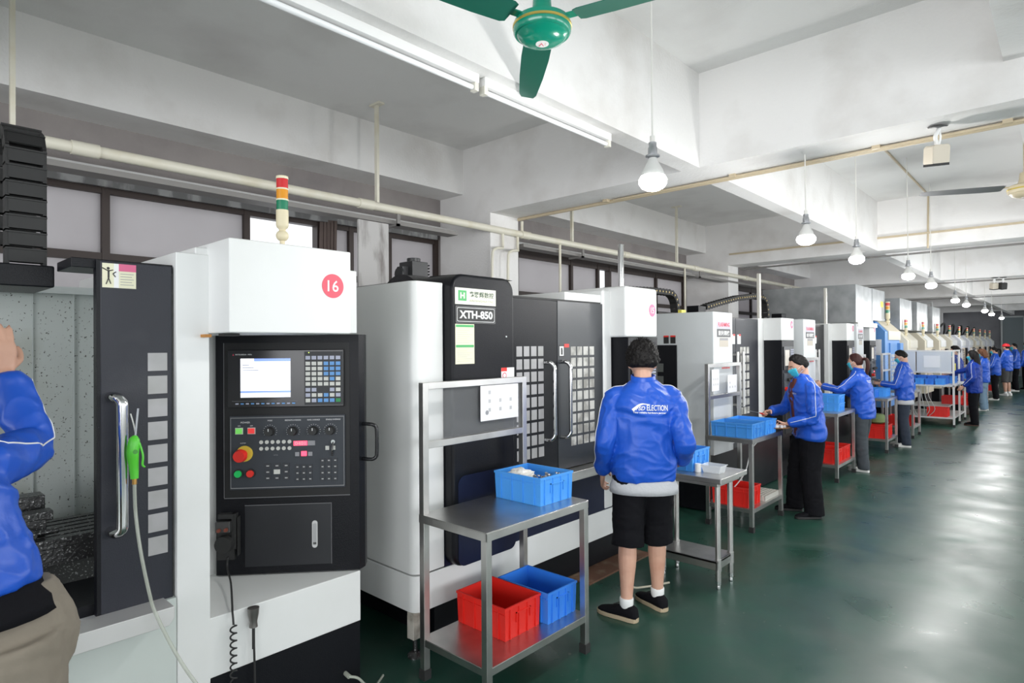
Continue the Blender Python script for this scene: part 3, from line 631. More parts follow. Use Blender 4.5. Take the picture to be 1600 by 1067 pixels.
# cable gland with rod on the white body, hose fitting on the plinth
t = m16
g1 = MB().lathe((-2.375, 1.075, .585), [(.016, 0), (.014, .02), (.020, .05), (.022, .075), (.010, .078)], 16).cyl((-2.4, 1.075, .65), (-2.37, 1.075, .65), .008).build('cable_gland', mat('gunmetal', (.22, .21, .20), .35, .8), t, True)
g2 = MB().cyl((-2.375, 1.075, .585), (-2.375, 1.075, .50), .006, n=10).tube([(-2.375, 1.075, .57), (-2.372, 1.078, .4), (-2.37, 1.08, .14)], .0045, n=8).build('gland_cable', rubber, t, True)
g3 = MB().cyl((-2.41, 1.50, .225), (-2.37, 1.50, .22), .010).tube([(-2.37, 1.50, .22), (-2.345, 1.53, .21), (-2.34, 1.58, .15), (-2.345, 1.62, .14), (-2.40, 1.7, .135)], .006).build('drain_hose', hose_m, t, True)
for q in (g1, g2, g3): scale_tree(q, 2.6/2.4)
# ---- machine numbered 15
t = m15 = thing('machining_centre', 'white machining centre numbered 15 with black rounded cover and maker plate', 'machine')
def rounded(x0, x1, y0, y1, z0, z1, r): return MB().prism(rrect(x0, x1, y0, y1, r, 6, (0, 0, 0, 1)), z0, z1, 'z')
rounded(-4.1, -2.60, 2.05, 2.258, .447, 2.035, .055).build('end_cover', white_p, t, bev=.004)
rounded(-4.1, -2.598, 2.048, 4.41, .243, .440, .055).build('lower_body', white_p, t, bev=.004)
B('cover_seam', rubber, t, -2.62, -2.61, 2.10, 4.3, .43, .45); B('side_seam', grey_pr, t, -3.32, -3.316, 2.0485, 2.0500, .447, 2.03)
B('plinth', black_p, t, -4.05, -2.68, 2.25, 4.35, .02, .243)
B('front_panel', navy_p, t, -3.4, -2.605, 2.26, 3.95, .44, .80)
cv = MB().prism(rrect(2.262, 2.775, .442, 2.088, .085, 7), -3.7, -2.53, 'x').build('magazine_cover', black_p, t, bev=.018, seg=3)
MB().prism(rrect(2.30, 2.775, .444, .95, .05, 5), -2.5295, -2.527, 'x').build('cover_lower_panel', navy_p, t)
dl = door(t, -2.60, 2.784, 3.287, .822, 1.986, 4, 9, pane_m, black_p, 2.86, 3.145, .935, 1.685, (3.18, 1.05, 1.565))
dr = door(t, -2.60, 3.293, 3.838, .822, 1.988, 4, 9, pane_w, mat('satin_black_door', (.03, .033, .038), .3, bump=(200, .1)), 3.43, 3.73, .965, 1.68, (3.355, 1.05, 1.565))
B('door_gap_trim', rubber, t, -2.66, -2.62, 2.77, 3.85, .81, 2.0)
B('drip_tray', steel, t, -2.62, -2.50, 2.80, 3.95, .755, .818, .003)
MB().box(-3.9, -2.60, 3.842, 3.965, .44, 2.10).box(-3.1, -2.46, 3.94, 4.41, 1.738, 2.125).build('head_box', white_p, t, bev=.02, seg=3)
MB().prism([(-3.6, 2.0), (-2.62, 2.0), (-2.62, 2.055), (-3.6, 2.06)], 3.4, 3.95, 'y').build('roof_panel', white_p, t)
panel_simple(t, -2.46, 3.97, 4.408, .66, 1.736, .40)
B('lower_right_cover', black_p, t, -3.4, -2.602, 3.965, 4.40, .44, .66)
number(t, 15, -2.4595, 4.329, 1.952, .05, pink_m)
MB().cyl((-2.7, 4.255, 2.12), (-2.7, 4.255, 2.16), .012).cyl((-2.7, 4.255, 2.15), (-2.7, 4.255, 2.49), .024, n=20).ball((-2.7, 4.255, 2.49), .024, .024, .012).build('wrapped_signal_pole', chrome, t, True)
mo = MB().box(-3.28, -3.14, 2.47, 2.60, 2.10, 2.235).cyl((-3.21, 2.535, 2.235), (-3.21, 2.535, 2.262), .045).box(-3.24, -3.18, 2.42, 2.47, 2.10, 2.20).cyl((-3.21, 2.425, 2.15), (-3.21, 2.41, 2.15), .045)
for k in range(6): mo.box(-3.285+.0*k, -3.135, 2.605, 2.612, 2.11+k*.02, 2.12+k*.02)
mo.build('spindle_motor', mat('motor_black', (.03, .03, .032), .4), t, bev=.006)
MB().cyl((-3.02, 2.28, 1.90), (-3.02, 2.44, 1.90), .22, n=40).build('magazine_wheel', MATS['gloss_black'], t, True)
MB().prism([(-3.05, 2.086), (-2.60, 2.09), (-2.72, 2.115), (-3.0, 2.125)], 2.50, 2.84, 'y').build('top_cap', rubber, t)
for x, y in ((-2.64, 2.07), (-3.9, 2.07)):
    l = MB().box(x-.03, x+.025, y-.02, y+.04, .10, .243).box(x-.045, x-.03, y-.01, y+.05, .09, .215).build('levelling_bracket', mat('grimy_white', (.55, .52, .46), .6, var=(12, (.25, .22, .18), .5, .7)), t, bev=.003)
    MB().cyl((x, y+.01, .10), (x, y+.01, .03), .012).lathe((x, y+.01, .0), [(.042, 0), (.042, .012), (.022, .03)], 20).build('levelling_foot', iron, l, True)
# plates and stickers on the black cover
X = -2.5295
B('maker_plate', cream_pr if False else mat('ivory_plate', (.80, .80, .68), .5), cv, X, X+.002, 2.285, 2.610, 1.915, 2.008)
B('logo_square', greenprint, cv, X+.002, X+.0025, 2.308, 2.372, 1.935, 1.994, .0); text('H', MATS['ivory_plate'], cv, (X+.003, 2.340, 1.9645), (0, 1, 0), (0, 0, 1), width=.036, height=.034, bold=.05, name='logo_letter')
text('鑫腾辉数控', mat('dark_green_print', (.04, .08, .05), .5), cv, (X+.0025, 2.492, 1.975), (0, 1, 0), (0, 0, 1), width=.20, height=.034, bold=.012, name='maker_name')
text('XINTENGHUI CNC', mat('olive_print', (.35, .36, .24), .5), cv, (X+.0025, 2.492, 1.938), (0, 1, 0), (0, 0, 1), width=.20, height=.013, name='maker_name_latin')
MB().prism(rrect(2.288, 2.607, 1.809, 1.906, .006, 3), X, X+.002, 'x').build('model_plate', mat('dark_rim', (.10, .10, .10), .4, .6), cv)
MB().prism(rrect(2.296, 2.600, 1.815, 1.900, .010, 4), X+.002, X+.0026, 'x').build('model_plate_face', black_pr, cv)
MB().prism(rrect(2.299, 2.597, 1.818, 1.897, .009, 4), X+.0026, X+.0028, 'x').build('model_plate_line', white_pr, cv); MB().prism(rrect(2.3015, 2.5945, 1.8205, 1.8945, .008, 4), X+.0028, X+.0031, 'x').build('model_plate_inner', black_pr, cv)
text('XTH-850', white_pr, cv, (X+.0033, 2.448, 1.858), (0, 1, 0), (0, 0, 1), width=.265, height=.046, bold=.035, name='model_lettering')
B('green_rule_card', cream_pr, cv, X, X+.0012, 2.286, 2.432, 1.578, 1.804); B('card_header', greenprint, cv, X+.0012, X+.0016, 2.290, 2.428, 1.786, 1.800); B('card_band', greenprint, cv, X+.0012, X+.0016, 2.290, 2.428, 1.672, 1.686)
text('安全操作', mat('ivory_plate'), cv, (X+.0018, 2.36, 1.679), (0, 1, 0), (0, 0, 1), height=.009, name='card_band_print') if False else None
ln = MB()
for k in range(17):
    z = 1.778-k*.0115
    if abs(z-1.679) > .012: ln.box(X+.0012, X+.0015, 2.298, 2.415-.02*((k*7) % 3), z, z+.002)
ln.build('card_text', mat('faint_text', (.50, .50, .40), .6), cv)
MB().cyl((X, 2.70, 1.735), (X+.004, 2.70, 1.735), .005, n=10).build('bolt_head', white_pr, cv)
for y, z in ((2.655, 1.535), (2.655, 1.38)):
    B('safety_sticker', white_pr, cv, X, X+.001, y, y+.115, z-.06, z+.012); B('sticker_header', btn_r, cv, X+.001, X+.0014, y, y+.05, z-.01, z+.012)
    MB().cyl((X+.001, y+.028, z-.035), (X+.0016, y+.028, z-.035), .018, n=20).build('sticker_ring', red_m, cv); MB().cyl((X+.0016, y+.028, z-.035), (X+.002, y+.028, z-.035), .013, n=20).build('sticker_ring_inner', white_pr, cv)
B('door_sticker', black_pr, dr, -2.60, -2.599, 3.305, 3.365, 1.60, 1.68); B('sticker_header', btn_r, dr, -2.60, -2.599, 3.366, 3.42, 1.665, 1.69); MB().box(-2.599, -2.5985, 3.312, 3.358, 1.607, 1.673).build('sticker_pane', white_pr, dr); MB().cyl((-2.5985, 3.335, 1.655), (-2.598, 3.335, 1.655), .008).box(-2.5985, -2.598, 3.328, 3.345, 1.615, 1.65).build('sticker_figure', black_pr, dr)
# ---- the grey machines with red and black signs
def signs(t, x, y0, y1, z1, full=True):
    s = (y1-y0)
    B('sign_plate', mat('lilac_grey_plate', (.48, .46, .55), .5), t, x, x+.002, y0, y1, z1-.078, z1)
    text('FLASHMING', mat('signal_red', (.80, .03, .08), .5), t, (x+.0025, (y0+y1)/2, z1-.04), (0, 1, 0), (0, 0, 1), width=s*.84, height=.038, bold=.02, name='sign_lettering')
    B('sign_plate_black', mat('dark_grey_plate', (.07, .07, .075), .5), t, x, x+.002, y0, y1, z1-.155, z1-.080)
    text('鋭利精機', white_pr, t, (x+.0025, (y0+y1)/2, z1-.118), (0, 1, 0), (0, 0, 1), width=s*.84, height=.046, bold=.015, name='sign_lettering')
    B('data_plate', mat('tan_plate', (.50, .45, .38), .5), t, x, x+.0015, y0+s*.18, y0+s*.82, z1-.245, z1-.16); B('data_plate_header', grey_pr, t, x+.0015, x+.002, y0+s*.2, y0+s*.8, z1-.185, z1-.165)
    text('SAFETY', btn_r, t, (x+.001, y1-.12, 1.455), (0, 1, 0), (0, 0, 1), width=.16, height=.018, bold=.03, name='red_lettering') if False else B('red_strip', btn_r, t, x, x+.0012, y1-.20, y1-.02, 1.452, 1.468)
def machine_b(y0, lb, no, cw=.42, L=2.24, door_open=False, hcol=pane_w):
    t = thing('machining_centre', lb, 'machine', group=None); y1 = y0+L; xb = y1-.41
    MB().box(-4.0, -2.37, y0, y0+cw, .68, 1.975).build('end_cover', grey_p, t, bev=.008)
    MB().box(-4.0, -2.58, y0+cw, y1, .62, .80).box(-3.95, -2.9, y0+cw, y1, .80, 1.95).build('rear_body', grey_p, t, bev=.005)
    B('plinth', black_p, t, -3.95, -2.45, y0+.03, y1-.02, .02, .66); signs(t, -2.37, y0+.075, y0+cw-.05, 1.90)
    dm = (y0+cw+xb-.15)/2
    if not door_open:
        a = y0+cw+.005; door(t, -2.60, a, dm-.003, .80, 1.955, 3, 8, hcol, slate_p, dm-.62, dm-.38, .92, 1.66); door(t, -2.60, dm+.003, xb-.16, .80, 1.955, 3, 8, hcol, slate_p, dm+.10, dm+.36, .92, 1.66)
    else:
        door(t, -2.60, y0+cw+.01, y0+cw+.35, .80, 1.955, 0, 1, hcol, black_p, 0, 0, 0, 0); door(t, -2.66, dm+.1, xb-.16, .80, 1.955, 2, 8, hcol, black_p, dm+.16, dm+.36, .92, 1.5)
        B('chamber_shade', rubber, t, -3.4, -2.75, y0+cw, xb, .8, 1.9)  # solid black block paints the shade inside the open door
    for k, hy in enumerate((dm-.07, dm+.08)):
        MB().box(-2.60, -2.55, hy-.02, hy+.02, 1.56, 1.58).box(-2.60, -2.55, hy-.02, hy+.02, 1.04, 1.06).box(-2.56, -2.545, hy-.025, hy+.025, 1.02, 1.60).build('bar_handle', mat('pale_aluminium', (.66, .65, .63), .4, .5), t, bev=.004)
    for q in (-.11, .04): B('warning_sticker', white_pr, t, -2.60, -2.599, dm+q, dm+q+.09, 1.68, 1.78); B('sticker_header', btn_r, t, -2.599, -2.5985, dm+q+.04, dm+q+.09, 1.765, 1.785)
    B('drip_tray', mat('pale_steel'), t, -2.60, -2.50, y0+cw, xb-.15, .755, .80, .003)
    MB().box(-3.9, -2.60, xb-.155, xb+.02, .62, 1.97).box(-3.2, -2.40, xb, y1, 1.72, 1.972).build('head_box', white_p, t, bev=.006)
    panel_simple(t, -2.40, xb+.01, y1-.003, .62, 1.718, .40)
    number(t, no, -2.3995, y1-.07, 1.90, .045, pink_m)
    return t
t = machine_b(5.25, 'grey machining centre with red and black sign, beside the machine numbered 15', 14)
sp = B('side_door', black_p, t, -3.35, -2.725, 5.235, 5.25, .60, 1.675, .003)
for z in (1.42, 1.30, 1.18): B('side_vent', mat('vent_grey', (.12, .13, .12), .5, bump=(90, .6)), t, -2.98, -2.86, 5.228, 5.236, z, z+.08)
MB().box(-2.86, -2.81, 5.244, 5.25, 1.69, 1.76).box(-2.79, -2.74, 5.244, 5.25, 1.69, 1.76).build('warning_label', black_pr, t); MB().box(-2.86, -2.81, 5.243, 5.25, 1.75, 1.765).box(-2.79, -2.74, 5.243, 5.25, 1.75, 1.765).build('label_header', btn_r, t)
machine_b(7.75, 'second grey machining centre from the camera, left of the person with red-brown ponytail', 13, .45, 2.43, True)
t = machine_b(10.2, 'pale machining centre with grey rail over its open door, next to the blue machine', 12, .40, 1.33, True)
B('overhead_rail', steel, t, -2.42, -2.36, 10.25, 11.45, 1.93, 2.0, .004)
# sun-faded window light seen through the parted door
for k, (px, py, lb) in enumerate(((-2.75, 7.0, 'a'), (-2.72, 9.75, 'b'), (-2.7, 12.2, 'c'))):
    pass
st_m = mat('wrapped_pole', (.72, .70, .64), .3, .3)
for y, lb in ((7.15, 'pale wrapped pole on the first grey machine, in front of the second cable chain'), (9.75, 'pale wrapped pole standing before the big galvanised box')):
    tag(MB().box(-2.7, -2.66, y, y+.04, 1.95, 2.50).cyl((-2.68, y+.02, 1.93), (-2.68, y+.02, 2.0), .014).build('wrapped_pole', st_m, None, bev=.008), lb, 'pole')
chain([(-3.3, 4.9, 2.20), (-3.3, 5.3, 2.235), (-3.3, 5.8, 2.255), (-3.3, 6.15, 2.255)]+[(-3.3, 6.15+.17*math.sin(a), 2.085+.17*math.cos(a)) for a in [math.radians(q) for q in range(15, 100, 14)]]+[(-3.3, 6.33, 2.0)], .09, .055, (1, 0, 0), 'black arched cable chain with yellow studs above the first grey machine', studs=True)
chain([(-3.3, 7.05, 2.13), (-3.3, 7.5, 2.21), (-3.3, 8.0, 2.29), (-3.3, 8.6, 2.35), (-3.3, 8.95, 2.35), (-3.3, 9.05, 2.27), (-3.3, 9.08, 2.1), (-3.3, 9.08, 1.96)], .09, .06, (1, 0, 0), 'rising black cable chain with yellow studs before the galvanised box', studs=True)
for y0, y1, x, nm in ((5.75, 7.1, -3.3, 'under the arched cable chain'), (8.9, 9.9, -3.3, 'at the foot of the rising cable chain')):
    tag(MB().box(x-.2, x+.1, y0, y1, 1.952, 2.03).box(x-.1, x+.05, y1-.3, y1-.1, 2.03, 2.14).build('chain_trough', black_p, None, bev=.005), 'black trough box '+nm, 'trough')
tag(B('yellow_label_block', mat('yellow_tag', (.78, .72, .12), .5), None, -3.1, -3.06, 6.0, 6.10, 1.976, 2.05), 'small yellow block lying on top of the first grey machine', 'block')
# the pieces above are set out for fronts at 2.37 m; stand them at the true line of the row
def shift(o):
    s = 2.6/2.37
    if o.type == 'MESH' and 'shifted' not in o.data:
        for v in o.data.vertices:
            z = v.co.z; z2 = 1.68+(z-1.68)*s if z > .62 else z*(1.68+(.62-1.68)*s)/.62
            v.co = V((v.co.x*s, v.co.y*s, z2))
        o.data['shifted'] = 1
    for q in o.children: shift(q)
# ---- galvanised boxes over the machines
GL = ['largest galvanised sheet box above the machines, nearest the camera', 'galvanised sheet box with a yellow tag joined behind the largest one', 'third galvanised box, between two signal lamps above the cream machines', 'fourth galvanised box, narrow and bright-faced', 'farthest galvanised box at the end of the row of boxes']
for k, (y0, y1, x0, x1, z0, z1) in enumerate(((10.6, 11.70, -3.9, -2.48, 2.0, 2.60), (11.72, 12.68, -3.9, -2.50, 2.072, 2.61), (14.0, 15.2, -3.4, -2.50, 1.945, 2.565), (15.8, 17.1, -3.3, -2.5, 1.945, 2.575), (17.8, 18.95, -3.2, -2.5, 1.945, 2.56))):
    t = thing('galvanised_box', GL[k], 'sheet metal box'); B('box_body', galv, t, x0, x1, y0, y1, z0, z1)
    e = [(x1, x1+.008, y0, y0+.03, z0, z1), (x1, x1+.008, y1-.03, y1, z0, z1), (x0, x1+.004, y0-.006, y0, z1-.02, z1)]
    if k == 0:
        for z in (2.14, 2.36): e.append((x0, x1, y0-.006, y0, z, z+.015))
        e.append((x0+.9, x0+.915, y0-.006, y0, 2.155, 2.36))
    for q in e: B('folded_edge', galv, t, *q)
    if k == 1: B('yellow_tag', mat('yellow_tag'), t, x1, x1+.002, y1-.28, y1-.08, 2.32, 2.42)
    if k == 0: MB().box(-3.55, -3.45, 10.62, 10.68, 2.60, 2.63).build('bright_bracket', chrome, t)
for o in [o for o in list(bpy.data.objects) if o.parent is None and (o.name.split('.')[0] in ('wrapped_pole', 'chain_trough', 'yellow_label_block', 'galvanised_box') or o.name in ('machining_centre.002', 'machining_centre.003', 'machining_centre.004', 'cable_chain.001', 'cable_chain.002'))]: shift(o)
# ---- blue and cream machines
def small(y0, y1, z1, m, lb, front=cream_p, sig=True, x=-2.6, blue=False):
    t = thing('milling_machine', lb, 'machine'); L = y1-y0; nose = .34
    MB().prism([(-3.7, z1), (x-.20, z1), (x-.02, z1-.20), (x-.02, .9), (x, .85), (x, .45), (-3.7, .45)], y0, y1, 'y').build('body', m, t, bev=.006)
    B('plinth', black_p, t, -3.6, x-.04, y0+.05, y1-.05, .02, .45)
    MB().prism([(x-.22, z1+.012), (x-.20, z1+.012), (x-.0, z1-.19), (x-.0, z1-.36), (x-.018, z1-.36), (x-.018, z1-.20)], y0+L*.18, y1-.01, 'y').build('sloped_hood', front, t)
    d = B('door', mblue_p if blue else mat('cream_door_paint', (.66, .56, .44), .45), t, x-.03, x+.004, y0+L*.25, y0+L*.72, .85, z1-.42)
    g = MB()
    for j in range(7):
        for i in range(2 if not blue else 4): g.box(x+.004, x+.007, y0+L*(.3+.1*i), y0+L*(.3+.1*i)+L*.075, .95+j*.075, 1.01+j*.075)
    g.build('window_panes', pane_w if blue else black_pr, d)
    B('control_panel', black_p if not blue else mblue_p, t, x-.2, x+.05, y0+L*.76, y0+L*.98, .95, z1-.42, .005)
    if blue: B('notice_sheet', paper_m, t, -3.1, -2.68, y0-.004, y0, 1.45, 1.75)
    if sig: signal(t, x-.10, y0+.3, z1-.12, 1.15)
    return t
small(13.34, 14.66, 2.10, mblue_p, 'blue milling machine with cream sloped hood between the pale and the cream machines', cream_p, False, blue=True)
yy = (15.5, 17.6, 19.75, 22.0, 24.1, 26.1, 28.1, 30.1, 32.0, 34.0, 35.6)
NM = ['first cream machine right of the blue one, with a tan door', 'second cream machine right of the blue one, with a black door', 'third cream machine from the blue one, behind the standing man with a phone', 'fourth cream machine, above the woman with long hair', 'white machine with its signal lamp above the hidden black-haired head',
      'lilac white machine right of the whitest one', 'sixth small machine, cream, in the middle of the far row', 'seventh small machine, ivory, in the far row', 'pale machine eighth in the far row', 'last machine of the row by the dark wall with a sloping white hood']
ms = [ivory_p, cream_p, cream_p, ivory_p, pale_p, pale_p, cream_p, ivory_p, pale_p, pale_p]
for k in range(10): small(yy[k], yy[k]+1.05, 1.925, ms[k], NM[k], [ivory_p, white_p, white_p, white_p, white_p, white_p, white_p, white_p, white_p, white_p][k])
t = thing('signal_lamp', 'red, cream and green signal lamp standing beside the blue machine hood', 'signal lamp'); signal(t, -2.69, 13.95, 2.03, 1.35)
cb = MB()
for k in range(6):
    y = 21.3+k*2.1; cb.tube([(-3.2, y, 1.93), (-3.1, y+.5, 2.25), (-3.1, y+1.1, 2.28), (-3.2, y+1.7, 1.95)], .03, n=6)
tag(cb.build('overhead_hose', rubber, None, True), 'black hoses looping over the far cream machines', 'hose')
tag(MB().tube([(-3.9, 22.4, 2.9), (-3.25, 22.4, 2.9), (-3.15, 22.4, 2.86), (-3.15, 22.4, 2.4), (-3.15, 22.4, 1.92)], .035, n=8, sub=2).build('vent_pipe', mat('pale_pipe', (.45, .46, .46), .5), None, True), 'pale bent pipe coming down behind the last galvanised box', 'pipe')
# ---------------------------------------------------------------- benches, crates and small things
def bench(x0, x1, y0, y1, lb, h=.83, zs=.207, frame=True, panel=True, s=.036, papers=(), full=True, group=None):
    t = thing('steel_workbench', lb, 'workbench', group=group)
    X0, X1, Y0, Y1 = x0, x1, y0, y1; x0 -= .0015; x1 += .0015; y0 -= .0015; y1 += .0015
    MB().box(x0, x1, y0, y1, h-.004, h).box(x1-.006, x1, y0, y1, h-.042, h-.004).box(x0, x1, y0, y0+.006, h-.042, h-.004).box(x0, x1, y1-.006, y1, h-.042, h-.004).box(x0, x0+.006, y0, y1, h-.042, h-.004).build('worktop', steel, t, bev=.0015)
    MB().box(x0+.005, x1-.005, y0+.005, y1-.005, zs-.003, zs).box(x1-.012, x1-.003, y0+.01, y1-.01, zs-.036, zs-.003).box(x0+.003, x0+.012, y0+.01, y1-.01, zs-.036, zs-.003).box(x0+.01, x1-.01, y0+.003, y0+.012, zs-.036, zs-.003).box(x0+.01, x1-.01, y1-.012, y1-.003, zs-.036, zs-.003).build('lower_shelf', steel, t)
    x0, x1, y0, y1 = X0, X1, Y0, Y1
    for x, y in ((x0, y0), (x0, y1), (x1, y0), (x1, y1)):
        xa = x if x == x0 else x-s; ya = y if y == y0 else y-s; top = 1.495 if (frame and x == x0) else h-.005
        l = MB().box(xa, xa+s, ya, ya+s, .02, top).build('leg', steel, t, bev=.002)
        B('rubber_foot', rubber, l, xa-.004, xa+s+.004, ya-.004, ya+s+.004, 0, .05)
    if frame:
        for z in (1.16, 1.46): B('cross_rail', steel, t, x0, x0+s, y0+s, y1-s, z, z+.035, .002)
        if panel: B('clear_panel', clear_m, t, x0+.015, x0+.019, y0+s, y1-s, 1.195, 1.46)
    for k, (ya, yb, za, zb, dk) in enumerate(papers):
        p = B('notice_sheet', paper_m, t, x0+s+.001, x0+s+.002, ya, yb, za, zb)
        g = MB()
        for q in range(dk):
            yy_, zz_ = ya+(yb-ya)*(.2+.28*(q % 3)), za+(zb-za)*(.25+.25*(q//3)); g.box(x0+s+.002, x0+s+.0023, yy_, yy_+.018, zz_, zz_+.02)
        g.build('sheet_print', mat('faint_grey_print', (.5, .5, .52), .6), p)
        if k == 0 and dk == 7: MB().cyl((x0+s+.002, ya+.05, za+.045), (x0+s+.0024, ya+.05, za+.045), .013).build('round_mark', grey_pr, p)
    return t
def crate(x0, x1, y0, y1, z, h, m, lb, cat='crate', group=None, simple=False, dirty=False):
    """euro style open crate, hollow, ribbed, with rim and hand recesses"""
    cx, cy = (x0+x1)/2, (y0+y1)/2; a, b = (x1-x0)/2, (y1-y0)/2; th = .004; d = .008
    mb = MB(); bm = mb.b
    def loop(ex, ey, zz): return [bm.verts.new((sx*ex, sy*ey, zz)) for sx, sy in ((-1, -1), (1, -1), (1, 1), (-1, 1))]
    R = [loop(a-d, b-d, 0), loop(a-.004, b-.004, h-.035), loop(a-.004, b-.004, h-.012), loop(a, b, h-.012), loop(a, b, h), loop(a-.008, b-.008, h), loop(a-.008, b-.008, h-.02), loop(a-d-th, b-d-th, th)]
    mb.skin(R, False); mb.face(list(reversed(R[0]))); mb.face(R[-1])
    if not simple:
        for s in (-1, 1):
            n = 4
            for k in range(n):
                x = -a+.05+k*(2*a-.10)/(n-1); y = s*(b-.006); mb.box(x-.003, x+.003, *sorted((y, y+s*.0075)), .004, h-.012)
            for k in range(4):
                y = -b+.04+k*(2*b-.08)/3; x = s*(a-.006); mb.box(*sorted((x, x+s*.0075)), y-.003, y+.003, .004, h-.012)
            x = s*(a-.005); mb.box(*sorted((x, x+s*.007)), -b*.4, b*.4, h-.045, h-.040).box(*sorted((x, x+s*.007)), -b*.4, -b*.4+.005, h-.09, h-.04).box(*sorted((x, x+s*.007)), b*.4-.005, b*.4, h-.09, h-.04)
            y = s*(b-.005); mb.box(-a+.01, a-.01, *sorted((y, y+s*.006)), h-.036, h-.032)
    o = mb.build('plastic_crate', m, None, bev=0); o.location = (cx, cy, z); return tag(o, lb, cat, group)
pa = (2.36, 2.67, 1.262, 1.458, 7)
bench(-2.445, -1.965, 1.957, 2.748, 'tall-framed steel bench nearest the camera with a paper on its clear panel', papers=(pa,))
crate(-2.40, -2.06, 2.455, 2.74, .8305, .15, blue_pl2, 'blue crate holding white cloth and metal parts on the nearest bench')
crate(-2.44, -2.08, 2.20, 2.475, .2075, .165, red_pl, 'red crate on the lower shelf of the nearest bench')
crate(-2.405, -2.04, 2.485, 2.742, .2075, .165, blue_pl, 'empty blue crate beside the red one on the nearest low shelf')
# cloth glove heap and parts
def heap(c, r, m, lb, nm, cat, s=5):
    rnd = random.Random(s)
    def fn(d, p):
        k = 1+.35*noise.noise(d*2.2+V((s, 0, 0)))+.2*noise.noise(d*6+V((0, s, 0))); return V((p.x*k, p.y*k, p.z*k if p.z > 0 else p.z*.6))
    return tag(MB().ball(c, *r, n=20, fn=fn).build(nm, m, None, 'all'), lb, cat)
heap((-2.28, 2.55, .953), (.085, .065, .035), mat('white_cotton', (.78, .76, .72), .9, bump=(90, .5)), 'crumpled white cotton cloth lying in the blue crate', 'cotton_cloth', 'cloth')
heap((-2.275, 2.56, .885), (.11, .08, .05), mat('white_cotton'), 'lower white cloth stuffed under the crumpled cloth in the crate', 'cotton_cloth', 'cloth', 9)
part_m = mat('machined_steel', (.55, .54, .52), .25, .9)
rnd = random.Random(3)
def nut(x, y, z, r, lb, grp, m=part_m):
    o = MB().skin_ring if False else None
    b = MB(); n = 6; a0 = rnd.random()*3; tl = V((rnd.uniform(-.5, .5), rnd.uniform(-.5, .5), 1)).normalized(); e1 = tl.orthogonal().normalized(); e2 = tl.cross(e1)
    b.skin([b.ring(V((0, 0, 0))+tl*h, e1*rr, e2*rr, 10) for rr, h in ((r*.55, -r*.3), (r, -r*.3), (r, r*.3), (r*.55, r*.3), (r*.55, -r*.3))], False)
    o = b.build('metal_bush', m, None, True); o.location = (x, y, z); return tag(o, lb, 'metal part', grp)
nut_l = 'small turned steel bush in the blue crate beside the white cloth'
for k in range(30): nut(rnd.uniform(-2.20, -2.09), rnd.uniform(2.49, 2.71), .945+.008*(k % 3)+rnd.uniform(0, .004), .011, nut_l, 'steel bushes in the blue crate')
tag(B('parts_filler', part_m, None, -2.19, -2.08, 2.48, 2.72, .84, .938), 'even layer of steel parts filling the crate below the bushes', 'metal parts')
for k in range(14): nut(-2.31+rnd.uniform(-.03, .03), 2.30+rnd.uniform(-.03, .03), .222+.008*(k % 3), .010, 'dull grey screw or nut lying loose inside the red crate', 'loose nuts in the red crate', mat('dull_steel', (.2, .2, .19), .4, .8))
# second table: thick top, round legs
t = thing('steel_side_table', 'small stainless table with round tube legs beside the man in shorts', 'table')
MB().box(-2.26, -1.725, 3.915, 4.36, .745, .78).box(-2.22, -1.765, 3.955, 4.32, .715, .745).build('worktop', steel, t, bev=.004)
MB().box(-2.235, -1.79, 3.99, 4.27, .185, .20).box(-1.80, -1.79, 3.99, 4.27, .14, .2).box(-2.235, -1.79, 3.99, 4.0, .14, .2).build('lower_shelf', steel, t, bev=.002)
for x in (-2.215, -1.80):
    for y in (4.03, 4.235):
        l = MB().cyl((x, y, .06), (x, y, .72), .019, n=20).cyl((x, y, .13), (x, y, .21), .023, n=20).build('leg', steel, t, True); MB().lathe((x, y, 0), [(.014, 0), (.016, .01), (.012, .03), (.019, .035), (.019, .062)], 16).build('foot', chrome, l, True)
crate(-2.36, -1.975, 4.02, 4.30, .7805, .145, blue_pl2, 'light blue crate on the round-legged table by the man in shorts')
MB().b.free()
o = MB().cyl((-1.955, 4.06, .781), (-1.955, 4.06, .838), .022, n=24).build('white_cup', white_m, None, True); tag(o, 'small white cup standing next to the clear tub', 'cup')
tub = MB(); rg = []
for e, z in ((.0, .7805), (.012, .83), (.017, .83), (.017, .834), (.010, .834), (-.002, .784)):
    rg.append([tub.b.verts.new((-1.865+sx*(.058+e), 4.12+sy*(.045+e), z)) for sx, sy in ((-1, -1), (1, -1), (1, 1), (-1, 1))])
tub.skin(rg); tag(tub.build('clear_tub', mat('cloudy_plastic', (.75, .78, .8), .2, alpha=.5)), 'small clear plastic tub on the round-legged steel table', 'tub')
# third bench and its load
bench(-2.54, -2.10, 5.43, 6.20, 'framed steel bench with papers and two blue crates, before the masked man', papers=((5.50, 5.66, 1.235, 1.44, 6), (5.86, 6.08, 1.20, 1.375, 4)))
crate(-2.50, -2.11, 5.46, 5.76, .8305, .13, mat('cloudy_blue_plastic', (.06, .28, .72), .3), 'long semi-clear blue crate nearest on the masked man\'s bench')
tag(B('parts_filler', mat('purple_grey_parts', (.16, .16, .28), .5), None, -2.47, -2.14, 5.49, 5.73, .838, .90), 'dark parts filling the long semi-clear blue crate', 'metal parts')
crate(-2.49, -2.11, 5.79, 6.07, .8305, .13, blue_pl2, 'blue crate behind the semi-clear one on the masked man\'s bench')
crate(-2.495, -2.15, 5.46, 5.76, .2075, .17, red_pl, 'red crate low under the masked man\'s bench')
g = mat('cloudy_plastic')
rk = thing('parts_tray', 'pale gridded tray of small parts on the low shelf beside the red crate', 'tray')
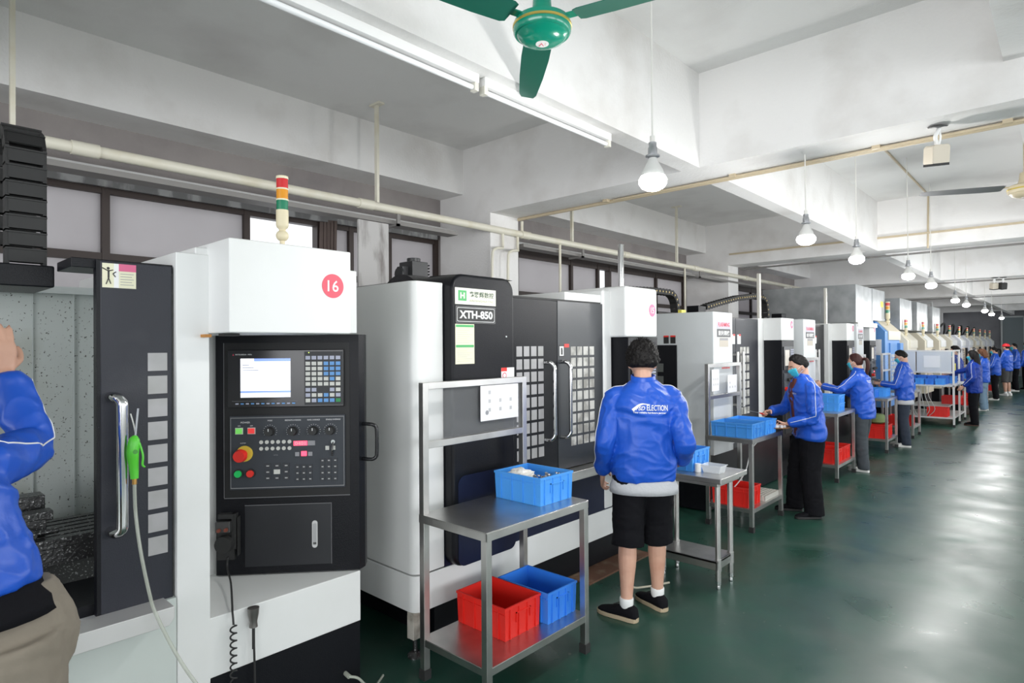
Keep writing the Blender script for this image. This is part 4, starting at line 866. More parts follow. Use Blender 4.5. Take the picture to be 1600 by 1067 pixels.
b_ = MB().box(-2.50, -2.13, 5.80, 6.16, .2075, .212)
for k in range(13): b_.box(-2.50+k*.0305, -2.496+k*.0305, 5.80, 6.16, .212, .25)
for k in range(12): b_.box(-2.50, -2.13, 5.80+k*.0325, 5.803+k*.0325, .212, .25)
b_.build('tray_grid', mat('pale_tray', (.62, .60, .55), .4), rk)
tag(MB().tube([(-2.13, 5.7, .8), (-2.2, 5.66, .7), (-2.24, 5.62, .5), (-2.32, 5.58, .36), (-2.38, 5.56, .30)], .005, n=8).build('white_cable', white_m, None, True), 'thin white cable hanging down in front of the masked man\'s bench', 'cable')
# hand tray with dice-like parts held by the masked man
tt = thing('tray_of_parts', 'brown round tray of small white parts held at the bench corner', 'tray', (-2.13, 6.13, .862))
MB().lathe((0, 0, 0), [(.08, 0), (.115, .002), (.12, .012), (.116, .012), (.08, .005)], 28).build('brown_tray', mat('brown_wood_tray', (.28, .14, .06), .5), tt, True)
for k in range(14):
    x, y = .07*math.cos(k*2.4)*(.4+.6*(k % 3)/2), .07*math.sin(k*2.4)*(.4+.6*(k % 3)/2)
    q = MB().box(-.012, .012, -.012, .012, 0, .024).build('white_part', mat('white_part_plastic', (.68, .70, .74), .4), None, bev=.003); q.location = (-2.13+x, 6.13+y, .8665)
    q.rotation_euler = (0, 0, k); tag(q, 'small pale cube-like part on the brown round tray', 'part', 'pale parts on the brown tray')
# fourth to sixth benches
bench(-2.56, -2.09, 8.06, 8.87, 'steel bench behind the masked man, beside the woman with a ponytail')
crate(-2.50, -2.14, 8.32, 8.60, .8305, .10, blue_pl2, 'lower crate of the pile on the ponytail woman\'s bench')
crate(-2.50, -2.14, 8.32, 8.60, .932, .10, blue_pl2, 'upper crate of the pile on the ponytail woman\'s bench')
crate(-2.50, -2.13, 8.14, 8.47, .2075, .17, red_pl, 'red crate under the bench beside the masked man\'s legs')
crate(-2.50, -2.13, 8.49, 8.80, .2075, .17, red_pl, 'second red crate deeper under the ponytail woman\'s bench')
bench(-2.56, -2.08, 10.70, 11.43, 'steel bench with open blue crates between the ponytail woman and the man with a phone')
crate(-2.52, -2.25, 10.74, 11.0, .8305, .13, blue_pl, 'first deep blue crate on the bench right of the ponytail woman')
crate(-2.52, -2.16, 11.05, 11.36, .8305, .13, blue_pl2, 'lighter blue crate on the bench close to the man with a phone')
crate(-2.50, -2.12, 10.74, 11.02, .2075, .18, red_pl, 'large red crate low between the ponytail woman and the man with a phone')
crate(-2.50, -2.14, 11.06, 11.36, .2075, .18, red_pl, 'red crate behind the man with a phone')
tag(MB().lathe((-2.33, 11.2, .39), [(.08, 0), (.13, .03), (.14, .09), (.10, .15), (.04, .16)], 20).build('green_bag', mat('pale_green_bag', (.22, .30, .12), .6, bump=(20, .5)), None, True), 'pale green bag bulging over the red crate behind the ponytail woman', 'bag')
bench(-2.56, -2.06, 12.64, 13.30, 'steel bench right behind the man with a phone', frame=True)
crate(-2.50, -2.12, 12.7, 12.98, .8305, .12, blue_pl2, 'blue crate right behind the man with a phone'); crate(-2.50, -2.12, 13.0, 13.26, .8305, .12, blue_pl, 'blue crate against the long frosted-panel bench')
crate(-2.46, -2.10, 12.70, 13.0, .2075, .17, red_pl, 'red crate on the shelf by the jeans of the man with a phone')
# long bench with frosted boards
t = thing('long_workbench', 'long white-topped bench behind tall frosted boards, left of the long-haired woman', 'workbench')
B('worktop', mat('pale_worktop', (.66, .66, .64), .4), t, -2.585, -1.72, 14.79, 16.5, .80, .83, .003); B('lower_shelf', mat('pale_worktop'), t, -2.6, -1.74, 14.81, 16.48, .16, .185); B('middle_shelf', mat('pale_worktop'), t, -2.6, -1.9, 15.4, 16.48, .34, .36)
for x in (-2.585, -1.755):
    for y in (14.79, 15.6, 16.465): l = B('leg', mat('pale_aluminium'), t, x, x+.035, y, y+.035, .03, 1.53 if x > -2 and y < 16 else .80, .003); B('rubber_foot', rubber, l, x-.004, x+.039, y-.004, y+.039, 0, .05)
B('frosted_board', frost_m, t, -2.86, -2.36, 14.74, 14.75, 1.10, 1.50); B('frosted_board', frost_m, t, -2.34, -1.76, 14.74, 14.75, 1.10, 1.50); B('side_board', mat('clear_acrylic'), t, -1.745, -1.74, 14.83, 15.6, 1.10, 1.5)
MB().box(-2.88, -1.72, 14.735, 14.765, 1.50, 1.53).box(-2.88, -1.72, 14.735, 14.765, 1.07, 1.10).build('board_rail', mat('pale_aluminium'), t)
MB().box(-1.755, -1.725, 14.83, 15.6, 1.50, 1.53).build('side_rail', mat('pale_aluminium'), t)
B('paper_sheet', paper_m, t, -2.22, -1.95, 14.733, 14.737, 1.18, 1.42); B('yellow_note', mat('yellow_tag'), t, -1.74, -1.735, 14.9, 15.12, 1.12, 1.26)
g_ = 'blue crates on the frosted-board bench'; gl = 'blue crate among the many on the bench behind the frosted boards'
for k in range(4): crate(-2.56+k*.17, -2.41+k*.17, 14.84, 15.10, .8305, .12, blue_pl2 if k % 2 else blue_pl, gl, group=g_)
for k in range(4): crate(-2.58+k*.18, -2.42+k*.18, 15.14, 15.44, .8305, .17, blue_pl, gl, group=g_)
crate(-1.98, -1.80, 15.5, 15.9, .8305, .14, blue_pl2, gl, group=g_)
crate(-2.2, -1.85, 14.86, 15.2, .1855, .18, red_pl, 'red crate on the low shelf below the frosted boards'); crate(-2.1, -1.76, 16.0, 16.35, .3605, .17, red_pl, 'red crate on the mid shelf beside the long-haired woman\'s legs')
cb = MB()
for k in range(6): cb.tube([(-2.5+k*.07, 14.82, .8), (-2.45+k*.06, 14.8, .6), (-2.5+k*.09, 14.81, .35), (-2.4+k*.05, 14.84, .2)], .006, n=6)
tag(cb.build('hanging_cable', mat('grey_cable', (.5, .5, .46), .5), None, True), 'tangle of pale cables hanging under the long bench', 'cable')
# rack beyond
for k, (y, lb) in enumerate(((17.6, 'narrow steel rack right of the woman with bobbed hair'), (20.2, 'far steel rack before the woman with a dark ponytail'), (23.4, 'farthest steel bench at the end of the row'))):
    bench(-2.3, -1.72, y, y+1.1, lb, frame=True); crate(-2.2, -1.8, y+.1, y+.4, .8305, .14, blue_pl, ['blue crate on the narrow rack beyond the bobbed hair', 'blue crate on the far rack', 'blue crate on the farthest bench'][k])
    crate(-2.2, -1.8, y+.15, y+.5, .2075, .16, red_pl, ['red crate low in the narrow rack', 'red crate low in the far rack by the grey shorts', 'red crate low in the farthest bench'][k])
# foot-level clutter
tag(MB().tube([(-2.45, 3.9, .35), (-2.36, 3.7, .28), (-2.30, 3.6, .14), (-2.24, 3.62, .03), (-2.18, 3.72, .012), (-2.1, 3.9, .010)], .007, n=8, sub=5).build('floor_hose', mat('cream_hose', (.62, .58, .45), .5), None, True), 'cream hose curling on the floor behind the bare legs', 'hose')
tag(B('rusty_plate', mat('rusty_plate', (.13, .06, .035), .8, var=(8, (.2, .14, .09), .5, .7)), None, -2.72, -2.50, 3.5, 4.35, .0, .012), 'rusty brown metal strip on the floor at the foot of machine 15', 'plate')
# ---------------------------------------------------------------- people
def ik(S, W, l1, l2, pole):
    S, W = V(S), V(W); d = W-S; L = min(d.length, (l1+l2)*.995); dn = d.normalized(); W = S+dn*L
    a = (l1*l1-l2*l2+L*L)/(2*L); h = math.sqrt(max(l1*l1-a*a, 0)); p = V(pole); p = (p-dn*p.dot(dn)).normalized()
    return S+dn*a+p*h, W
def head_fn(R, jaw=1., nose=1.):
    def fn(d, p):
        x, y, z = p; t = max(0, -z/.118)
        x *= 1-.26*t*t*jaw-.04*t
        if y < 0: y *= 1-.30*t; 
        else: y *= 1-.02*t
        if y > 0:
            y += nose*(.026*math.exp(-(x/.012)**2-((z+.020)/.017)**2)+.015*math.exp(-(x/.009)**2-((z-.002)/.022)**2))
            y -= .011*(math.exp(-((abs(x)-.031)/.015)**2-((z-.006)/.012)**2))
            y += .006*math.exp(-(x/.022)**2-((z+.052)/.006)**2)+.005*math.exp(-(x/.020)**2-((z+.063)/.006)**2)-.004*math.exp(-(x/.03)**2-((z+.075)/.006)**2)
            y += .010*math.exp(-(x/.028)**2-((z+.097)/.018)**2)+.005*math.exp(-(x/.05)**2-((z-.030)/.010)**2)
        x += math.copysign(.004, x)*math.exp(-((y-.03)/.03)**2-((z+.02)/.03)**2)
        return V((x, y, z))
    return fn
def add_head(mb, M, n=24):
    f = head_fn(1); mb.ball((0, 0, 0), .076, .094, .118, n=n, fn=lambda d, p: M @ f(d, p))
    for s in (-1, 1):
        mb.ball((0, 0, 0), .010, .020, .032, n=8, fn=lambda d, p: M @ (Matrix.Rotation(s*.35, 3, 'Z') @ V((p.x+s*.004, p.y, p.z))+V((s*.074, -.008, -.010))))
def hand(mb, W, fw, pn, thumb, curl=.35, s=1., spread=.06, curls=None):
    """W wrist, fw hand direction, pn palm normal (palm faces pn), thumb: side vector sign"""
    fw = V(fw).normalized(); pn = V(pn); pn = (pn-fw*pn.dot(fw)).normalized(); sd = fw.cross(pn)*thumb
    W = V(W); P = lambda a, b, c: W+fw*a*s+sd*b*s+pn*c*s
    rings = []
    for a, wd, th, o in ((-.03, .024, .019, 0), (.0, .026, .018, 0), (.03, .035, .017, .001), (.06, .041, .015, .002), (.085, .040, .012, .001), (.095, .034, .009, 0)):
        rings.append(mb.ring(P(a, o, 0), sd*wd*s, pn*th*s, 14, 2.6))
    mb.skin(rings)
    for k, (b, L) in enumerate(((.030, .072), (.010, .080), (-.011, .074), (-.030, .058))):
        c = (curls[k] if curls else curl*(1+.12*k)); q = P(.088-.004*abs(k-1), b, 0); ang = c*.5; pts = [q-fw*.012*s, q]
        side = sd*(spread*(1.5-k))
        for seg, fr in enumerate((.42, .33, .25)):
            dr = (fw*math.cos(ang)+pn*math.sin(ang)+side).normalized(); q = q+dr*L*fr*s; pts.append(q); ang += c*(1.1 if seg == 0 else .9)
        r = [.0095, .0092, .0084, .0076, .0062]; r = [x*s*(1 if k < 3 else .88) for x in r]
        mb.tube(pts, r, n=8, sub=2, up=pn)
    b0 = P(.012, .022, .004); t1 = b0+(fw*.55+sd*.75+pn*.35).normalized()*.040*s; t2 = t1+(fw*.85+sd*.25+pn*(.35+curl*.5)).normalized()*.032*s; t3 = t2+(fw*.9+pn*(.3+curl*.6)-sd*.1).normalized()*.024*s
    mb.tube([b0-fw*.01*s, b0, t1, t2, t3], [.012*s, .0135*s, .0115*s, .0098*s, .0075*s], n=8, sub=2, up=pn)
def remesh(mb, name, m, parent, vox, disp=None, smooth=2, keep=None):
    bmesh.ops.recalc_face_normals(mb.b, faces=mb.b.faces)
    me = bpy.data.meshes.new('tmp'); mb.b.to_mesh(me); mb.b.free(); o = bpy.data.objects.new('tmp', me); COL.objects.link(o)
    r = o.modifiers.new('r', 'REMESH'); r.mode = 'VOXEL'; r.voxel_size = vox
    if smooth: s = o.modifiers.new('s', 'SMOOTH'); s.iterations = smooth; s.factor = .5
    dg = bpy.context.evaluated_depsgraph_get(); nm = bpy.data.meshes.new_from_object(o.evaluated_get(dg)); bpy.data.objects.remove(o)
    if disp:
        nr = [v.normal.copy() for v in nm.vertices]
        for v, n in zip(nm.vertices, nr): v.co = v.co+n*disp(v.co, n)
    nm.materials.clear(); nm.materials.append(m)
    for p in nm.polygons: p.use_smooth = True; p.material_index = 0
    ob = bpy.data.objects.new(name, nm); nm.name = name; link(ob, parent); return ob
def folds(seed, amp=.008, zs=9., xy=3.5):
    sd = V((seed*3.1, seed*1.7, seed*.9))
    def f(c, n):
        q = V((c.x*xy, c.y*xy, c.z*zs))+sd; q += V((noise.noise(c*5+sd), noise.noise(c*5-sd), noise.noise(c*4+sd*2)))*.9
        a = 1-abs(noise.noise(q))*2; b = 1-abs(noise.noise(q*2.1+V((5, 5, 5))))*2; return amp*(a*.9+b*.45-.6)
    return f
def bvh_of(o): return BVHTree.FromPolygons([v.co for v in o.data.vertices], [p.vertices for p in o.data.polygons])
def project_text(s, m, parent, bv, o, right, up, n, width, height, name, bold=0., shear=0.):
    ob = text(s, m, parent, (0, 0, 0), (1, 0, 0), (0, 1, 0), width=width, height=height, name=name, bold=bold)
    if not ob: return
    bm = bmesh.new(); bm.from_mesh(ob.data); bmesh.ops.subdivide_edges(bm, edges=[e for e in bm.edges if e.calc_length() > .008], cuts=2); bm.to_mesh(ob.data); bm.free()
    place(ob.data, bv, o, right, up, n, shear)
    return ob
def place(me, bv, o, right, up, n, shear=0.):
    R, U, N = V(right).normalized(), V(up).normalized(), V(n).normalized()
    for v in me.vertices:
        p = V(o)+R*(v.co.x+shear*v.co.y)+U*v.co.y; h = bv.ray_cast(p+N*.4, -N)
        v.co = (h[0] if h[0] else p)+N*.0018
    for p in me.polygons: p.use_smooth = True
def stripe(bv, pts, m, parent, name='piping', r=.0028, off=.15):
    """white piping pressed on the cloth: pts = (point, outward)"""
    P = []
    for i in range(len(pts)-1):
        for k in range(8):
            t = k/8; p = V(pts[i][0]).lerp(V(pts[i+1][0]), t); n = V(pts[i][1]).lerp(V(pts[i+1][1]), t).normalized()
            h = bv.ray_cast(p+n*off, -n)
            if h[0]: P.append(h[0]+n*.001)
    if len(P) > 3: MB().tube(P, r, n=6, sub=1).build(name, m, parent, 'all')
def person(name_lb, loc, yaw, h=1.68, vox=.009, hands=None, head=(0, 0), lean=0., feet=None, build=1., jm=None, trousers=None, shorts=False, shoe=None, sole=None,
           hairm=None, hair='short', mask=True, cap=None, logo=None, shirt=None, seed=1, hipx=0., jl=.80, undertop=None, curls=(.4, .4), poles=None, palm=None, wrists=None, twist=0., slean=0., tb=None):
    """local frame: x to the person's right, y forward, z up"""
    k = h/1.70; t = thing('person', name_lb, 'person', loc, yaw)
    jm = jm or jack_m; hairm = hairm or hair_m; trousers = trousers or black_c; shoe = shoe or black_c
    S = lambda *a: V(a)*k
    ln = lambda z: lean*max(0, (z-.92))*1.0                       # forward lean above the hip
    def sp(x, y, z): return V((x*k+hipx*(z/.95 if z < .95 else 1)+slean*max(0, z-.92)*k, (y+ln(z))*k, (z-.25*lean*lean*max(0, z-.92))*k))
    feet = feet or ((-.12, .0, 0), (.12, .0, 0))                   # left, right: x, y, toe angle
    hands = hands or ((-.27, .06, .78), (.27, .06, .78))
    sh = [sp(-.168*build, -.005, 1.335), sp(.168*build, -.005, 1.335)]
    Rz = Matrix.Rotation(twist, 3, 'Z'); sh = [Rz @ s for s in sh]
    arms = []
    for i in (0, 1):
        pole = (poles[i] if poles else ((-1 if i == 0 else 1)*.5, -.8, -.6)); W = V(hands[i])
        arms.append((sh[i],)+ik(sh[i], W, .285*k, .255*k, pole))
    # ---- body: one continuous surface
    b = MB(); head_c = sp(0, .020, 1.568); Mh = Matrix.Translation(head_c) @ Matrix.Rotation(head[0], 4, 'Z') @ Matrix.Rotation(head[1], 4, 'X') @ Matrix.Scale(k, 4)
    add_head(b, Mh, 22 if vox < .008 else 14)
    b.tube([sp(0, -.02, 1.36), sp(0, -.015, 1.44), Mh @ V((0, -.022, -.06)), Mh @ V((0, -.02, -.02))], [(.060*k, .058*k), (.055*k, .055*k), (.054*k, .056*k), (.05*k, .05*k)], n=16, sub=3, up=(0, 1, 0))
    tor = [(.93, .135, .10), (1.05, .13, .095), (1.18, .14, .10), (1.28, .155, .10), (1.35, .13, .085), (1.40, .07, .06)]
    b.skin([b.ring(sp(0, 0, z), V((a*k*build, 0, 0)), V((0, c*k, 0)), 20) for z, a, c in tor])
    for i in (0, 1):
        s_, e_, w_ = arms[i]; b.tube([s_, (s_+e_)/2, e_, (e_*.6+w_*.4), w_], [.048*k, .043*k, .038*k, .036*k, .026*k], n=12, sub=3)
        fw = (w_-e_).normalized(); 
        if wrists and wrists[i]: fw = V(wrists[i]).normalized()
        pn = V(palm[i]) if palm else V((-1 if i else 1, -.15, -.1))
        sgn = 1.
        sd = fw.cross((pn-fw*pn.dot(fw)).normalized()); want = V((0, 1, .35)) if not palm else V((0, 0, 1)) if abs(fw.z) < .7 else V((0, 1, 0))
        sgn = 1. if sd.dot(want) > 0 else -1.
        hand(b, w_+fw*.008, fw, pn, sgn, curls[i], k*1.0)
    legs = []
    for i in (0, 1):
        fx, fy, fa = feet[i]; hp = sp((-.085 if i == 0 else .085), -.005, .90); an = V((fx, fy-.01, .085*k)); kn = hp.lerp(an, .51)+V((0, .025*k, 0))
        legs.append((hp, kn, an, fa))
        b.tube([hp, hp.lerp(kn, .5), kn, kn.lerp(an, .3), kn.lerp(an, .7), an, an-V((0, 0, .045*k))], [(.078*k, .08*k), (.072*k, .075*k), (.054*k, .056*k), (.057*k, .060*k), (.042*k, .045*k), (.034*k, .038*k), (.033*k, .036*k)], n=14, sub=3, up=(0, 1, 0))
    body = remesh(b, 'body', skin_m, t, vox, smooth=1)
    near = vox < .008
    # ---- shoes
    for i in (0, 1):
        an, fa = legs[i][2], legs[i][3]; F = V((math.sin(fa), math.cos(fa), 0)); X_ = V((math.cos(fa), -math.sin(fa), 0)); o = V((an.x, an.y, 0)); sh_ = MB(); rg = []
        for a, wd, top in ((-.072, .022, .050), (-.060, .034, .085), (-.03, .038, .100), (.02, .040, .098), (.06, .043, .078), (.11, .046, .060), (.155, .042, .048), (.185, .030, .040), (.198, .014, .030)):
            c = o+F*a*k+V((0, 0, (.012+top)/2*k)); rg.append(sh_.ring(c, X_*wd*k, V((0, 0, (top-.012)/2*k)), 16, 2.6))
        so_ = sh_.skin(rg).build('shoe', shoe, t, 'all')
        s2 = MB(); pl = []
        for a, wd in ((-.076, .012), (-.066, .032), (-.03, .040), (.03, .040), (.08, .046), (.13, .047), (.17, .042), (.195, .026), (.204, .01)): pl.append((a, wd))
        pts = [o+F*a*k+X_*w_*k for a, w_ in pl]+[o+F*a*k-X_*w_*k for a, w_ in reversed(pl)]
        s2.skin([[s2.b.verts.new(p+V((0, 0, z))) for p in pts] for z in (.001, .026*k)]); s2.build('sole', sole or shoe, so_, bev=.003)
        if near: MB().tube([o+F*.03*k+V((0, 0, .100*k)), o+F*.06*k+X_*.01+V((0, 0, .086*k)), o+F*.09*k-X_*.006+V((0, 0, .073*k))], .0035, n=6).build('laces', black_pr if shoe == black_c else white_pr, so_)
        if shorts:
            MB().lathe((an.x, an.y, .075*k), [(.036*k, 0), (.042*k, .02), (.043*k, .055), (.041*k, .06)], 18).build('sock', white_m, t, True)
    # ---- trousers or shorts
    g = MB(); tb = tb or build; g.skin([g.ring(sp(0, 0, z), V((a*k*tb, 0, 0)), V((0, c*k, 0)), 24) for z, a, c in ((.80, .165, .115), (.88, .175, .125), (.95, .168, .120), (1.02, .155, .11))])
    for i in (0, 1):
        hp, kn, an, fa = legs[i]
        if shorts: q = kn.lerp(an, .12); g.tube([hp, hp.lerp(kn, .4), hp.lerp(kn, .8), q], [(.105*k, .108*k), (.102*k, .105*k), (.098*k, .098*k), (.100*k, .098*k)], n=20, sub=4, up=(0, 1, 0))
        else: g.tube([hp, hp.lerp(kn, .5), kn, kn.lerp(an, .5), an+V((0, 0, .01)), an-V((0, 0, .045*k))], [(q_*k*max(1, tb*.93), r_*k*max(1, tb*.93)) for q_, r_ in ((.100, .105), (.092, .096), (.078, .082), (.075, .079), (.070, .076), (.070, .080))], n=18, sub=4, up=(0, 1, 0))
    remesh(g, 'shorts' if shorts else 'trousers', trousers, t, vox*1.15, folds(seed+5, .006, 8, 5), smooth=2)
    # ---- jacket
    g = MB(); jx = build; zt = 1.43
    prof = [(jl, .178, .130), (jl+.03, .190, .140), (jl+.12, .192, .142), (1.08, .188, .138), (1.22, .194, .140), (1.31, .200, .136), (1.355, .178, .120), (1.395, .140, .102), (1.425, .108, .088), (1.455, .080, .074)]
    rs = [g.ring(Rz @ sp(0, -.004, z) if z > 1.1 else sp(0, -.004, z), V((a*k*jx, 0, 0)), V((0, c*k, 0)), 28, 2.3) for z, a, c in prof]; g.skin(rs)
    for i in (0, 1):
        s_, e_, w_ = arms[i]; cu = w_-(w_-e_).normalized()*.012; inn = s_+V(((.08 if i == 0 else -.08)*k, 0, .012))
        g.tube([inn, s_, s_.lerp(e_, .5), e_, e_.lerp(cu, .5), e_.lerp(cu, .88), cu], [(.058*k, .066*k), (.064*k, .074*k), (.064*k, .068*k), (.058*k, .062*k), (.055*k, .055*k), (.052*k, .05*k), (.038*k, .036*k)], n=20, sub=4)
    jk = remesh(g, 'jacket', jm, t, vox*1.1, folds(seed, .013, 7, 4.2), smooth=3)
    bv = bvh_of(jk)
    # collar
    c = MB(); rg = []
    for z, a, bb in ((1.425, .085, .078), (1.452, .078, .070), (1.488, .076, .070), (1.490, .070, .064), (1.45, .068, .060)): rg.append(c.ring(sp(0, -.012, z), V((a*k, 0, 0)), V((0, bb*k, .012)), 22))
    c.skin(rg, False).build('collar', jm, jk, 'all')
    if undertop:
        c = MB(); c.skin([c.ring(sp(0, -.002, z), V((a*k*max(build, min(tb, 1.12)), 0, 0)), V((0, c_*k, 0)), 28, 2.2) for z, a, c_ in ((jl-.075, .194, .146), (jl-.04, .192, .143), (jl+.0, .176, .128), (jl+.03, .15, .10))]); c.build('undershirt_hem', undertop, t, 'all')
    if shirt:   # open jacket shows a shirt strip down the front
        P = []
        for q in range(14):
            z = jl+.015+(1.44-jl-.015)*q/13; a = .030+.040*((q/13)**1.5); P.append((z, a))
        c = MB(); vs = []
        for z, a in P:
            row = []
            for s in (-1, -.33, .33, 1):
                o = sp(s*a, 0, z); hh = bv.ray_cast(V((o.x, 1, o.z)), V((0, -1, 0))); row.append(c.b.verts.new((hh[0] if hh[0] else o)+V((0, .0025, 0))))
            vs.append(row)
        for r1, r2 in zip(vs, vs[1:]):
            for q in range(3): c.face([r1[q], r1[q+1], r2[q+1], r2[q]])
        so = c.build('shirt_front', shirt, t, 'all'); sd_ = so.modifiers.new('solid', 'SOLIDIFY'); sd_.thickness = .003
    # sleeve piping
    for i in (0, 1):
        s_, e_, w_ = arms[i]; o = V((-1 if i == 0 else 1, 0, .25)); n2 = (o-(w_-e_).normalized()*o.dot((w_-e_).normalized()))
        stripe(bv, [(sp((-.10 if i == 0 else .10), 0, 1.42), V((0, 0, 1))), (s_, V((o.x*.7, 0, 1))), (s_.lerp(e_, .5), o), (e_, o+V((0, 0, .1))), (e_.lerp(w_, .5), n2), (e_.lerp(w_, .9), n2)], white_pr, jk)
    if logo in ('back', 'both'):
        o = sp(.0, 0, 1.295)
        if near:
            project_text('ELECTION', white_pr, jk, bv, sp(.066, 0, 1.298), (1, 0, -.03), (.03, 0, 1), (0, -1, 0), .128*k, .034*k, 'back_lettering', .012)
            project_text('Your reliable hardware partner', white_pr, jk, bv, sp(.020, 0, 1.268), (1, 0, -.03), (.03, 0, 1), (0, -1, 0), .200*k, .0145*k, 'back_slogan', .02)
            sw = MB(); A = []
            for q in range(25):
                u = q/24; x = -.100+.110*u; y = .004+.036*math.sin(min(1, u*1.6)*math.pi/2)-.006*max(0, u-.6)*2.5; wd = .011*(1-u)**.7+.0018; A.append((x, y, wd))
            rowa = [sw.b.verts.new((x, y, 0)) for x, y, w_ in A]; rowb = [sw.b.verts.new((x+.012*(1-i_/24), y-w_, 0)) for i_, (x, y, w_) in enumerate(A)]
            for q in range(24): sw.face([rowa[q], rowa[q+1], rowb[q+1], rowb[q]])
            so = sw.build('back_emblem', white_pr, jk); place(so.data, bv, sp(.012, 0, 1.286), (1, 0, 0), (0, 0, 1), (0, -1, 0))
            project_text('FSD', white_pr, jk, bv, sp(-.034, 0, 1.296), (1, 0, 0), (0, 0, 1), (0, -1, 0), .052*k, .024*k, 'back_letters', .015, .3)
        else: project_text('ELECTION', white_pr, jk, bv, o, (1, 0, 0), (0, 0, 1), (0, -1, 0), .17*k, .035*k, 'back_lettering', .01)
    if logo in ('chest', 'both'): project_text('ELECTION', white_pr, jk, bv, sp(-.085, 0, 1.285), (-1, 0, 0), (0, 0, 1), (0, 1, 0), .075*k, .015*k, 'chest_lettering', .01)
    # ---- hair
    hf = head_fn(1); sd = V((seed*2.3, 1, seed))
    def hs(d, p):
        q = hf(d, p); az = abs(math.atan2(d.x, d.y))/math.pi        # 0 front, 1 back
        line = {'short': .62-.95*min(1, max(0, (az-.18)/.5)), 'crop': .70-1.0*min(1, max(0, (az-.22)/.45)), 'pony': .68-1.12*min(1, max(0, (az-.22)/.45)), 'bob': .60-1.5*min(1, max(0, (az-.25)/.3)), 'long': .60-1.6*min(1, max(0, (az-.22)/.28))}[hair]
        e = (d.z-line)/.16; e = max(-1, min(1, e)); nn = noise.noise(d*4+sd)*.35+noise.noise(d*11+sd)*.25
        thick = {'short': .027, 'crop': .013, 'pony': .012, 'bob': .022, 'long': .020}[hair]
        r = (thick*(1+nn)*(1 if d.z < .3 else 1.15)) if e > 0 else -.012
        if 0 <= e < 1: r = -.004+(r+.004)*(e**.6)
        if near and e > .15: r += .007*abs(noise.noise(d*24+sd))*(1.0 if hair == 'short' else .5)
        return Mh @ (q+d*r)
    hb = MB().ball((0, 0, 0), .076, .094, .118, n=64 if near else 22, fn=hs)
    ho = hb.build('hair', hairm, t, 'all')
    if near and hair == 'short':
        tf = MB(); rr = random.Random(seed)
        for q in range(900):
            az, zz = rr.uniform(0, 2*math.pi), rr.uniform(-.25, 1); c_ = math.sqrt(1-min(1, zz*zz)); d = V((c_*math.sin(az), c_*math.cos(az), zz))
            a1 = abs(math.atan2(d.x, d.y))/math.pi
            if zz < .70-.95*min(1, max(0, (a1-.18)/.5)): continue
            base = hf(d, V((d.x*.076, d.y*.094, d.z*.118)))+d*.012; tip = base+(d*.8+V((rr.uniform(-.4, .4), rr.uniform(-.4, .4), .35)))*rr.uniform(.014, .032)
            tf.cyl(Mh @ base, Mh @ tip, .0042, .0006, 5)
        tf.build('hair_tufts', hairm, ho, True)
    if hair == 'pony':
        b0 = Mh @ V((0, -.105, .03)); MB().tube([b0, b0+V((0, -.045, .0)), b0+V((0, -.06, -.08)), b0+V((0, -.045, -.18)), b0+V((0, -.03, -.27))], [(.018, .018), (.026, .022), (.032, .026), (.024, .02), (.006, .006)], n=12, sub=4).build('ponytail', hairm, ho, 'all')
    if hair in ('bob', 'long'):
        L = .12 if hair == 'bob' else .24; c = MB(); rg = []
        for q in range(9):
            u = q/8; z = .05-L*1.0*u-.06*u; a = .083+.016*math.sin(u*2.6); bb = .070+.012*math.sin(u*2.6)
            rg.append([c.b.verts.new(Mh @ V((a*math.cos(w_), -.035+bb*math.sin(w_), z+.006*noise.noise(V((w_*3, u, seed)))))) for w_ in [math.pi*(.90+1.20*j/17) if False else math.pi*(.92+1.16*j/17) for j in range(18)]])
        for r1, r2 in zip(rg, rg[1:]):
            for j in range(17): c.face([r1[j], r1[j+1], r2[j+1], r2[j]])
        so = c.build('hair_fall', hairm, ho, 'all'); sd_ = so.modifiers.new('solid', 'SOLIDIFY'); sd_.thickness = .022; sd_.offset = 0
    # ---- face
    if vox < .012:
        for s in (-1, 1):
            e = MB().ball(Mh @ V((s*.031, .073, .007)), .0115*k, n=10).build('eye', mat('eye_white', (.7, .68, .66), .3), t, 'all')
            MB().ball(Mh @ V((s*.031, .0815, .006)), .0052*k, n=8).build('iris', mat('dark_iris', (.02, .012, .01), .2), e, 'all')
            MB().tube([Mh @ V((s*.048, .072, .026)), Mh @ V((s*.032, .089, .031)), Mh @ V((s*.014, .093, .027))], [.0022, .0038, .0028], n=6).build('eyebrow', hairm, t, 'all')
    if mask:
        hm = head_fn(1, 1, .45)
        def ms(d, p):
            q = hm(d, p); az = abs(math.atan2(d.x, d.y)); e = min((.98-az)/.12, (.02-d.z)/.10 if d.z > -.2 else 9, (d.z+.97)/.06); e = max(-1, min(1, e))
            return Mh @ (q+d*((.009+.006*max(0, 1-az*1.4)+.0010*math.sin(q.z*420)) if e > .3 else -.014+.022*max(0, (e+1)/1.3)))
        mk = MB().ball((0, 0, 0), .076, .094, .118, n=40 if near else 22, fn=ms).build('face_mask', mask_m, t, 'all')
        lo = MB()
        for s in (-1, 1): lo.tube([Mh @ V((s*.064, .052, -.022)), Mh @ V((s*.080, .018, -.004)), Mh @ V((s*.086, -.012, .014))], .0016, n=5).tube([Mh @ V((s*.056, .050, -.080)), Mh @ V((s*.078, .015, -.050)), Mh @ V((s*.086, -.018, -.034))], .0016, n=5)
        lo.build('ear_loop', white_pr, mk, 'all')
    if cap:
        MB().ball((0, 0, 0), .1, n=16, fn=lambda d, p: Mh @ V((d.x*.094, d.y*.112-.004, .03+max(0, d.z)*.105))).build('cap', cap, t, 'all')
    return t
PEOPLE = []
exec_people = True
